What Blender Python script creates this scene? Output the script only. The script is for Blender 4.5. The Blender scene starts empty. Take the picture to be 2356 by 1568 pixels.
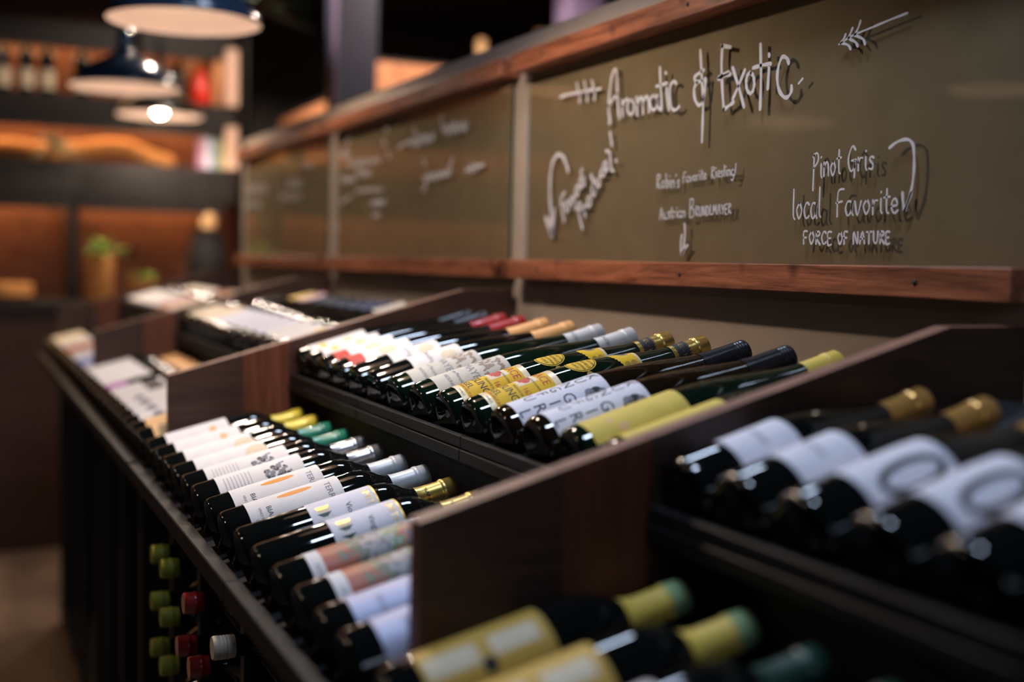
import bpy, bmesh, math, random
from mathutils import Matrix, Vector
PI = math.pi
scene = bpy.context.scene
COL = scene.collection

# ------------------------------------------------------------------ camera
CAM = Vector((-1.0476, 0.0, 1.419)); YAW, PITCH, ROLL = .4325, .0647, .0217
fw = Vector((math.sin(YAW)*math.cos(PITCH), math.cos(YAW)*math.cos(PITCH), -math.sin(PITCH)))
rt0 = Vector((math.cos(YAW), -math.sin(YAW), 0)); up0 = rt0.cross(fw)
rt = math.cos(ROLL)*rt0 + math.sin(ROLL)*up0
up = -math.sin(ROLL)*rt0 + math.cos(ROLL)*up0
cd = bpy.data.cameras.new('camera'); cam = bpy.data.objects.new('camera', cd); COL.objects.link(cam)
cam.matrix_world = Matrix(((rt.x, up.x, -fw.x, CAM.x), (rt.y, up.y, -fw.y, CAM.y), (rt.z, up.z, -fw.z, CAM.z), (0, 0, 0, 1)))
cd.sensor_width = 36; cd.lens = 36*2778.6/2356; cd.clip_start = .05; cd.clip_end = 60
cd.dof.use_dof = True; cd.dof.focus_distance = 1.60; cd.dof.aperture_fstop = 1.5; cd.dof.aperture_blades = 7; cd.dof.aperture_rotation = .3
scene.camera = cam
# ------------------------------------------------------------------ view, world
vs = scene.view_settings; vs.view_transform = 'Standard'; vs.look = 'None'; vs.gamma = 1; vs.use_curve_mapping = False
vs.exposure = 0.3
wd = bpy.data.worlds.new('world'); scene.world = wd; wd.use_nodes = True
wd.node_tree.nodes['Background'].inputs[0].default_value = (.75, .82, 1, 1)
wd.node_tree.nodes['Background'].inputs[1].default_value = .02
LAMP_W = 24.0; AISLE_W = 8.0; SKY_W = 30.0; WINDOW_W = 5.0; STRIP_W = 7.0
def area(name, loc, rot, sx, sy, w, col):
    l = bpy.data.lights.new(name, 'AREA'); l.shape = 'RECTANGLE'; l.size = sx; l.size_y = sy; l.energy = w; l.color = col
    o = bpy.data.objects.new(name, l); o.location = loc; o.rotation_euler = rot; COL.objects.link(o); return o
# daylight from the two roof lights over the racks
SKYLIGHTS = ((-.72, .90, .46, .24), (-.05, 2.32, .40, .18))
for sx, sy, sw, sl in SKYLIGHTS: area('roof_light_daylight', (sx, sy, 3.095), (0, 0, 0), sw, sl, SKY_W*sw*sl/.182, (.62, .76, 1.0))
# daylight coming in through the shop window behind the camera
area('window_daylight', (-.95, -1.96, 2.15), (PI/2, 0, 0), .95, .75, WINDOW_W, (.66, .78, 1.0))

# ------------------------------------------------------------------ materials
M = {}
def mat(name, col, rough=.5, metal=0., spec=.5, coat=0., vary=0., scale=30., bump=0., stretch=(1, 1, 1), col2=None, emit=None, sheen=0):
    if name in M: return M[name]
    m = bpy.data.materials.new(name); m.use_nodes = True; nt = m.node_tree; b = nt.nodes['Principled BSDF']
    c = tuple(col)+(1,)
    if name.startswith('paper'): spec, rough = .2, max(rough, .6)
    b.inputs['Base Color'].default_value = c; b.inputs['Roughness'].default_value = rough; b.inputs['Metallic'].default_value = metal
    b.inputs['Specular IOR Level'].default_value = spec; b.inputs['Coat Weight'].default_value = coat; b.inputs['Coat Roughness'].default_value = .03
    if emit: b.inputs['Emission Color'].default_value = tuple(emit[0])+(1,); b.inputs['Emission Strength'].default_value = emit[1]
    if vary or bump or col2:
        tc = nt.nodes.new('ShaderNodeTexCoord'); mp = nt.nodes.new('ShaderNodeMapping'); mp.inputs['Scale'].default_value = stretch
        nz = nt.nodes.new('ShaderNodeTexNoise'); nz.inputs['Scale'].default_value = scale; nz.inputs['Detail'].default_value = 6
        nt.links.new(tc.outputs['Object'], mp.inputs['Vector']); nt.links.new(mp.outputs[0], nz.inputs['Vector'])
        if vary or col2:
            rp = nt.nodes.new('ShaderNodeValToRGB')
            a = tuple(max(0, x*(1-vary)) for x in col)+(1,); d = (tuple(col2)+(1,)) if col2 else tuple(min(1, x*(1+vary)) for x in col)+(1,)
            rp.color_ramp.elements[0].position = .32; rp.color_ramp.elements[1].position = .68
            rp.color_ramp.elements[0].color = a; rp.color_ramp.elements[1].color = d
            nt.links.new(nz.outputs['Fac'], rp.inputs[0]); nt.links.new(rp.outputs[0], b.inputs['Base Color'])
        if bump:
            bp = nt.nodes.new('ShaderNodeBump'); bp.inputs['Strength'].default_value = bump; bp.inputs['Distance'].default_value = .004
            nt.links.new(nz.outputs['Fac'], bp.inputs['Height']); nt.links.new(bp.outputs[0], b.inputs['Normal'])
    M[name] = m; return m
def wood(name, dark, light, along='Y', rough=.5, knots=True, scale=1.):
    """reclaimed timber: stretched rings and fine grain along one axis, a few dark knots"""
    m = bpy.data.materials.new(name); m.use_nodes = True; nt = m.node_tree; b = nt.nodes['Principled BSDF']; N = nt.nodes.new; L = nt.links.new
    b.inputs['Roughness'].default_value = rough; b.inputs['Specular IOR Level'].default_value = .4
    tc = N('ShaderNodeTexCoord'); mp = N('ShaderNodeMapping')
    s = {'X': (1.2, 16, 16), 'Y': (16, 1.2, 16), 'Z': (16, 16, 1.2)}[along]; mp.inputs['Scale'].default_value = tuple(x*scale for x in s)
    L(tc.outputs['Object'], mp.inputs['Vector'])
    n1 = N('ShaderNodeTexNoise'); n1.inputs['Scale'].default_value = 3; n1.inputs['Detail'].default_value = 8; n1.inputs['Distortion'].default_value = 1.6
    L(mp.outputs[0], n1.inputs['Vector'])
    n2 = N('ShaderNodeTexNoise'); n2.inputs['Scale'].default_value = 22; n2.inputs['Detail'].default_value = 4; L(mp.outputs[0], n2.inputs['Vector'])
    n3 = N('ShaderNodeTexNoise'); n3.inputs['Scale'].default_value = 9; n3.inputs['Detail'].default_value = 2; L(tc.outputs['Object'], n3.inputs['Vector'])
    mx = N('ShaderNodeMath'); mx.operation = 'MULTIPLY_ADD'; L(n2.outputs['Fac'], mx.inputs[0]); mx.inputs[1].default_value = .45; L(n1.outputs['Fac'], mx.inputs[2])
    rp = N('ShaderNodeValToRGB'); e = rp.color_ramp.elements; e[0].position = .5; e[0].color = tuple(dark)+(1,); e[1].position = .92; e[1].color = tuple(light)+(1,)
    L(mx.outputs[0], rp.inputs[0])
    out = rp.outputs[0]
    if knots:
        r3 = N('ShaderNodeValToRGB'); r3.color_ramp.elements[0].position = .28; r3.color_ramp.elements[0].color = (.25, .2, .18, 1); r3.color_ramp.elements[1].position = .36; r3.color_ramp.elements[1].color = (1, 1, 1, 1)
        L(n3.outputs['Fac'], r3.inputs[0]); mm = N('ShaderNodeMix'); mm.data_type = 'RGBA'; mm.blend_type = 'MULTIPLY'; mm.inputs[0].default_value = 1
        L(out, mm.inputs[6]); L(r3.outputs[0], mm.inputs[7]); out = mm.outputs[2]
    L(out, b.inputs['Base Color'])
    bu = N('ShaderNodeBump'); bu.inputs['Strength'].default_value = .25; bu.inputs['Distance'].default_value = .003; L(mx.outputs[0], bu.inputs['Height']); L(bu.outputs[0], b.inputs['Normal'])
    M[name] = m; return m
def pane_mat(name, tint, refl=1.0):
    m = bpy.data.materials.new(name); m.use_nodes = True; nt = m.node_tree; N = nt.nodes.new; L = nt.links.new
    for n in list(nt.nodes):
        if n.type != 'OUTPUT_MATERIAL': nt.nodes.remove(n)
    o = nt.nodes[0]; t = N('ShaderNodeBsdfTransparent'); t.inputs[0].default_value = tuple(tint)+(1,)
    g = N('ShaderNodeBsdfGlossy'); g.inputs['Roughness'].default_value = .02; g.inputs[0].default_value = (refl, refl, refl, 1)
    fr = N('ShaderNodeFresnel'); fr.inputs[0].default_value = 1.5; mx = N('ShaderNodeMixShader')
    ge = N('ShaderNodeNewGeometry'); sb = N('ShaderNodeMath'); sb.operation = 'SUBTRACT'; sb.inputs[0].default_value = 1; L(ge.outputs['Backfacing'], sb.inputs[1])
    ml = N('ShaderNodeMath'); ml.operation = 'MULTIPLY'; L(fr.outputs[0], ml.inputs[0]); L(sb.outputs[0], ml.inputs[1])
    L(ml.outputs[0], mx.inputs[0]); L(t.outputs[0], mx.inputs[1]); L(g.outputs[0], mx.inputs[2]); L(mx.outputs[0], o.inputs[0])
    M[name] = m; return m

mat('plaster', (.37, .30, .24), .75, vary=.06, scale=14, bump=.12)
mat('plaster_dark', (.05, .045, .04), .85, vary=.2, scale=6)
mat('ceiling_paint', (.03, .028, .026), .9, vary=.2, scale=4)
mat('floor_stain', (.13, .085, .055), .55, vary=.35, scale=7, stretch=(1, .2, 1))
wood('rail_wood', (.10, .028, .014), (.38, .13, .06), 'Y', .42)
wood('panel_wood', (.026, .011, .0075), (.064, .028, .018), 'X', .5, knots=False)
wood('panel_wood_red', (.085, .024, .011), (.17, .054, .025), 'Z', .5, knots=False)
wood('edge_wood', (.16, .07, .045), (.30, .14, .09), 'X', .5, knots=False)
wood('back_wood', (.075, .026, .013), (.19, .068, .032), 'X', .6)
wood('cabinet_wood', (.45, .16, .07), (.75, .34, .16), 'Z', .5)
wood('log_wood', (.45, .18, .05), (.75, .36, .12), 'X', .6, knots=False)
wood('shelf_dark', (.006, .005, .0045), (.016, .013, .011), 'X', .6, knots=False)
mat('lip_paint', (.009, .0088, .0095), .5, spec=.25, vary=.55, scale=16, bump=.25, stretch=(1, .6, 1))
mat('lip_front', (.006, .0057, .0052), .65, spec=.3, vary=.3, scale=40)
mat('black_paint', (.012, .013, .015), .5, vary=.3, scale=30)
mat('blue_black', (.010, .014, .019), .5)
pane_mat('chalk_glass', (.81, .80, .735)); mat('glass_edge_lit', (.52, .58, .66), .12, spec=.8); mat('glass_edge_green', (.01, .045, .035), .1, spec=.8)
mat('chalk_ink', (.58, .57, .60), .8)
mat('glass_black', (.004, .005, .005), .04, spec=.62)
mat('glass_green', (.004, .011, .006), .04, spec=.62)
mat('glass_brown', (.010, .006, .003), .04, spec=.62)
mat('paper_white', (.74, .71, .70), .6, vary=.03, scale=60)
mat('paper_grey', (.55, .53, .47), .65, vary=.05, scale=60)
mat('paper_lilac', (.70, .69, .76), .55, vary=.03, scale=60)
mat('paper_cream', (.70, .60, .44), .6, vary=.04, scale=60)
mat('paper_yellow', (.66, .42, .02), .5, vary=.05, scale=60)
mat('paper_pale_yellow', (.66, .50, .10), .55, vary=.06, scale=50)
mat('paper_gold', (.56, .36, .08), .6); mat('paper_peach', (.72, .45, .22), .6); mat('paper_silver', (.40, .42, .56), .5, metal=.45)
mat('paper_orange', (.62, .20, .06), .6); mat('paper_blue', (.20, .25, .55), .5); mat('paper_pink', (.70, .36, .38), .5)
mat('ink_black', (.012, .012, .014), .6); mat('ink_red', (.45, .035, .02), .6); mat('ink_orange', (.75, .28, .03), .6); mat('ink_brown', (.28, .21, .16), .7)
mat('ink_grey', (.22, .22, .25), .7); mat('ink_gold', (.50, .33, .08), .4, metal=.5); mat('ink_green', (.02, .07, .06), .6); mat('band_cream', (.66, .55, .36), .4, metal=.2); mat('ink_purple', (.45, .12, .42), .5)
mat('foil_gold', (.62, .44, .12), .3, metal=.85); mat('foil_silver', (.62, .61, .62), .25, metal=.85); mat('foil_grey', (.56, .55, .53), .45, metal=.2); mat('foil_blue_grey', (.52, .55, .58), .4, metal=.2)
mat('foil_orange', (.72, .38, .14), .4, metal=.1); mat('foil_red', (.30, .02, .02), .25, coat=.5); mat('foil_black', (.012, .012, .018), .3, metal=.2); mat('foil_yellow', (.62, .50, .05), .35, metal=.1)
mat('foil_yellow_pale', (.68, .49, .085), .5); mat('foil_green_dark', (.012, .045, .03), .4); mat('foil_green', (.02, .20, .12), .3, coat=.3); mat('foil_green_pale', (.24, .36, .18), .5); mat('foil_navy', (.035, .04, .08), .5); mat('foil_pink', (.70, .42, .45), .4)
mat('foil_cream', (.68, .60, .48), .5); mat('foil_purple', (.38, .10, .36), .3, coat=.4); mat('foil_lime', (.26, .30, .03), .45); mat('foil_gold_amber', (.55, .30, .08), .3, metal=.6)
mat('enamel_navy', (.026, .048, .090), .18, spec=.6, coat=.5); mat('enamel_white', (.50, .39, .37), .55); mat('enamel_black', (.012, .012, .012), .3); mat('bulb_glow', (1, .9, .75), .4, emit=((1, .80, .55), 60.0)); mat('cord_black', (.01, .01, .01), .6)
mat('bulb_off', (.8, .8, .78), .1)
mat('steel_blue', (.10, .14, .20), .3, metal=.7)
mat('leaf_dark', (.012, .05, .022), .35, vary=.4, scale=20); mat('leaf_light', (.16, .28, .03), .5, vary=.3, scale=20); mat('leaf_grey', (.50, .48, .28), .6, vary=.3, scale=20)
mat('clay_black', (.012, .011, .010), .6); mat('red_glaze', (.8, .04, .02), .3); mat('wicker', (.50, .22, .06), .7, vary=.4, scale=50, bump=.3)
mat('navy_paint', (.03, .032, .06), .6); mat('mauve_paint', (.16, .12, .22), .6); mat('cream_paint', (.78, .52, .38), .6)
mat('book_white', (.6, .62, .66), .7); mat('book_blue', (.14, .22, .36), .6); mat('book_lime', (.42, .46, .20), .6); mat('book_pink', (.45, .25, .4), .6)
mat('window_frame_paint', (.1, .1, .1), .5)
def art_mat():
    """painted wrap-around label: soft patches of orange, green, grey and cream, laid out along the label"""
    m = bpy.data.materials.new('paper_art'); m.use_nodes = True; nt = m.node_tree; N = nt.nodes.new; L = nt.links.new; b = nt.nodes['Principled BSDF']; b.inputs['Roughness'].default_value = .5
    tc = N('ShaderNodeTexCoord'); sp = N('ShaderNodeSeparateXYZ'); L(tc.outputs['Object'], sp.inputs[0])
    n = N('ShaderNodeTexNoise'); n.inputs['Scale'].default_value = 55; n.inputs['Detail'].default_value = 5; n.inputs['Distortion'].default_value = .6; L(tc.outputs['Object'], n.inputs['Vector'])
    ma = N('ShaderNodeMapRange'); ma.inputs[1].default_value = .05; ma.inputs[2].default_value = .17; L(sp.outputs['Z'], ma.inputs[0])
    ad = N('ShaderNodeMath'); ad.operation = 'MULTIPLY_ADD'; ad.inputs[1].default_value = .75; L(n.outputs['Fac'], ad.inputs[0])
    sb = N('ShaderNodeMath'); sb.operation = 'SUBTRACT'; sb.inputs[1].default_value = .37; L(ma.outputs[0], sb.inputs[0]); L(sb.outputs[0], ad.inputs[2])
    rp = N('ShaderNodeValToRGB'); cr = rp.color_ramp
    st = [(0, (0.396, 0.065, 0.022)), (.16, (0.346, 0.086, 0.029)), (.22, (0.216, 0.065, 0.036)), (.3, (0.108, 0.173, 0.072)), (.36, (0.072, 0.065, 0.058)), (.42, (0.202, 0.194, 0.202)), (.5, (0.302, 0.288, 0.302)), (.57, (0.115, 0.115, 0.130)), (.64, (0.324, 0.310, 0.331)), (.72, (0.058, 0.202, 0.058)), (.78, (0.360, 0.086, 0.036)), (.86, (0.158, 0.151, 0.187)), (1, (0.324, 0.302, 0.331))]
    cr.elements[0].position = 0; cr.elements[0].color = st[0][1]+(1,); cr.elements[1].position = 1; cr.elements[1].color = st[-1][1]+(1,)
    for p, c in st[1:-1]: e = cr.elements.new(p); e.color = c+(1,)
    L(ad.outputs[0], rp.inputs[0]); L(rp.outputs[0], b.inputs['Base Color']); M['paper_art'] = m
art_mat()

# ------------------------------------------------------------------ mesh helpers
class MB:
    def __init__(s): s.v = []; s.f = []; s.mi = []; s.mats = []
    def m(s, name):
        if name not in s.mats: s.mats.append(name)
        return s.mats.index(name)
    def add(s, vs, fs, mn):
        o = len(s.v); k = s.m(mn); s.v += [tuple(x) for x in vs]
        for f in fs: s.f.append(tuple(i+o for i in f)); s.mi.append(k)
    def box(s, x0, x1, y0, y1, z0, z1, mn, bev=0):
        if bev:
            bm = bmesh.new(); bmesh.ops.create_cube(bm, size=1)
            for v in bm.verts: v.co = Vector(((x0+x1)/2+v.co.x*(x1-x0), (y0+y1)/2+v.co.y*(y1-y0), (z0+z1)/2+v.co.z*(z1-z0)))
            bmesh.ops.bevel(bm, geom=list(bm.edges), offset=bev, segments=1, affect='EDGES'); s.bm(bm, mn); return s
        vs = [(x, y, z) for x in (x0, x1) for y in (y0, y1) for z in (z0, z1)]
        s.add(vs, [(0, 1, 3, 2), (4, 6, 7, 5), (0, 4, 5, 1), (2, 3, 7, 6), (0, 2, 6, 4), (1, 5, 7, 3)], mn); return s
    def bm(s, bm, mn):
        bm.verts.index_update(); s.add([v.co[:] for v in bm.verts], [[v.index for v in f.verts] for f in bm.faces], mn); bm.free(); return s
    def prism_y(s, poly, y0, y1, mn, mtop=None):
        n = len(poly); vs = [(x, y0, z) for x, z in poly]+[(x, y1, z) for x, z in poly]
        s.add(vs, [tuple(range(n)), tuple(range(2*n-1, n-1, -1))], mn)
        for i in range(n):
            j = (i+1) % n
            s.add([vs[i], vs[j], vs[n+j], vs[n+i]], [(0, 1, 2, 3)], mtop or mn)
        return s
    def lathe(s, prof, seg, mn, cx=0, cy=0, cz=0, cap0=False, cap1=False):
        vs = []; fs = []
        for r, z in prof:
            for k in range(seg):
                a = 2*PI*k/seg; vs.append((cx+r*math.cos(a), cy+r*math.sin(a), cz+z))
        for i in range(len(prof)-1):
            for k in range(seg):
                k2 = (k+1) % seg; fs.append((i*seg+k, i*seg+k2, (i+1)*seg+k2, (i+1)*seg+k))
        if cap0: fs.append(tuple(range(seg-1, -1, -1)))
        if cap1: fs.append(tuple((len(prof)-1)*seg+k for k in range(seg)))
        s.add(vs, fs, mn); return s
    def tube(s, pts, rad, mn, seg=10):
        pts = [Vector(p) for p in pts]; n = len(pts); vs = []; fs = []
        for i, p in enumerate(pts):
            d = (pts[min(i+1, n-1)]-pts[max(i-1, 0)]).normalized(); a = d.orthogonal().normalized() if i == 0 else (a-d*a.dot(d)).normalized(); b = d.cross(a)
            r = rad[i] if isinstance(rad, (list, tuple)) else rad
            for k in range(seg): t = 2*PI*k/seg; vs.append(p+a*r*math.cos(t)+b*r*math.sin(t))
        for i in range(n-1):
            for k in range(seg): k2 = (k+1) % seg; fs.append((i*seg+k, i*seg+k2, (i+1)*seg+k2, (i+1)*seg+k))
        fs += [tuple(range(seg-1, -1, -1)), tuple((n-1)*seg+k for k in range(seg))]
        s.add(vs, fs, mn); return s
    def mesh(s, name, smooth=False):
        me = bpy.data.meshes.new(name); me.from_pydata(s.v, [], s.f); 
        for n in s.mats: me.materials.append(M[n])
        me.polygons.foreach_set('material_index', s.mi)
        if smooth: me.polygons.foreach_set('use_smooth', [True]*len(s.f))
        me.update(); 
        if smooth:
            bm = bmesh.new(); bm.from_mesh(me); bmesh.ops.recalc_face_normals(bm, faces=bm.faces)
            for e in bm.edges:
                if len(e.link_faces) == 2 and e.calc_face_angle(0) > .7: e.smooth = False
            bm.to_mesh(me); bm.free()
        return me
    def obj(s, name, parent=None, smooth=False, **kw):
        return link(name, s.mesh(name, smooth), parent, **kw)
def link(name, data, parent=None, label=None, cat=None, group=None, kind=None, loc=None):
    o = bpy.data.objects.new(name, data); COL.objects.link(o)
    if parent: o.parent = parent
    if loc is not None: o.location = loc
    if label: o['label'] = label
    if cat: o['category'] = cat
    if group: o['group'] = group
    if kind: o['kind'] = kind
    return o
def thing(name, label, cat, loc=(0, 0, 0), group=None): return link(name, None, None, label, cat, group, None, loc)

# ------------------------------------------------------------------ the shop's shell
U = 1.3066; Y0 = .935                                    # bin pitch along the wall and the first divider
WEND = 4.866
MB().box(0, .12, -2.0, WEND, 0, 1.877, 'plaster').obj('wall_right', kind='structure')
MB().box(-6, 4, -2.1, 8.7, -.05, 0, 'floor_stain').obj('floor', kind='structure')
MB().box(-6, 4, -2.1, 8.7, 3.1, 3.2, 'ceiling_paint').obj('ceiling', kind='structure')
for i, (sx, sy, sw, sl) in enumerate(SKYLIGHTS):
    wk = link('window_%d' % (i+2), None, kind='structure', loc=(sx, sy, 3.07)); fr = MB()
    for a in ((-sw/2-.04, sw/2+.04, -sl/2-.04, -sl/2), (-sw/2-.04, sw/2+.04, sl/2, sl/2+.04), (-sw/2-.04, -sw/2, -sl/2, sl/2), (sw/2, sw/2+.04, -sl/2, sl/2)): fr.box(*a, 0, .03, 'window_frame_paint')
    fr.obj('roof_light_frame', wk)
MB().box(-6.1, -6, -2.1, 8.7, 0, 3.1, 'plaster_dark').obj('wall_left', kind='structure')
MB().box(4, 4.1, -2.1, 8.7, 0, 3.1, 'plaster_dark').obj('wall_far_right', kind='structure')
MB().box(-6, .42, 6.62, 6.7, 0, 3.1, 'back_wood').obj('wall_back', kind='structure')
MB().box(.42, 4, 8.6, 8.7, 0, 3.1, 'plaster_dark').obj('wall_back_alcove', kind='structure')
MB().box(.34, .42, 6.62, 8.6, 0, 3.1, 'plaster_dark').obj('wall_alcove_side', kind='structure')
wf = MB(); 
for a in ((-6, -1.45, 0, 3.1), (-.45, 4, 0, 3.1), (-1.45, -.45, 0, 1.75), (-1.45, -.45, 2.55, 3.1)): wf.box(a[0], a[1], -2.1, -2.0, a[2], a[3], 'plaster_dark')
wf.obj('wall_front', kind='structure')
w1 = link('window_1', None, kind='structure', loc=(-.95, -2.05, 1.75))
fr = MB()
for a in ((-.5, -.475, 0, .8), (.475, .5, 0, .8), (-.475, .475, 0, .025), (-.475, .475, .775, .8)): fr.box(a[0], a[1], .0, .05, a[2], a[3], 'window_frame_paint')
fr.obj('window_frame', w1)
MB().box(-.475, .475, .012, .018, .025, .775, 'chalk_glass').obj('pane', w1)

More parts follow.
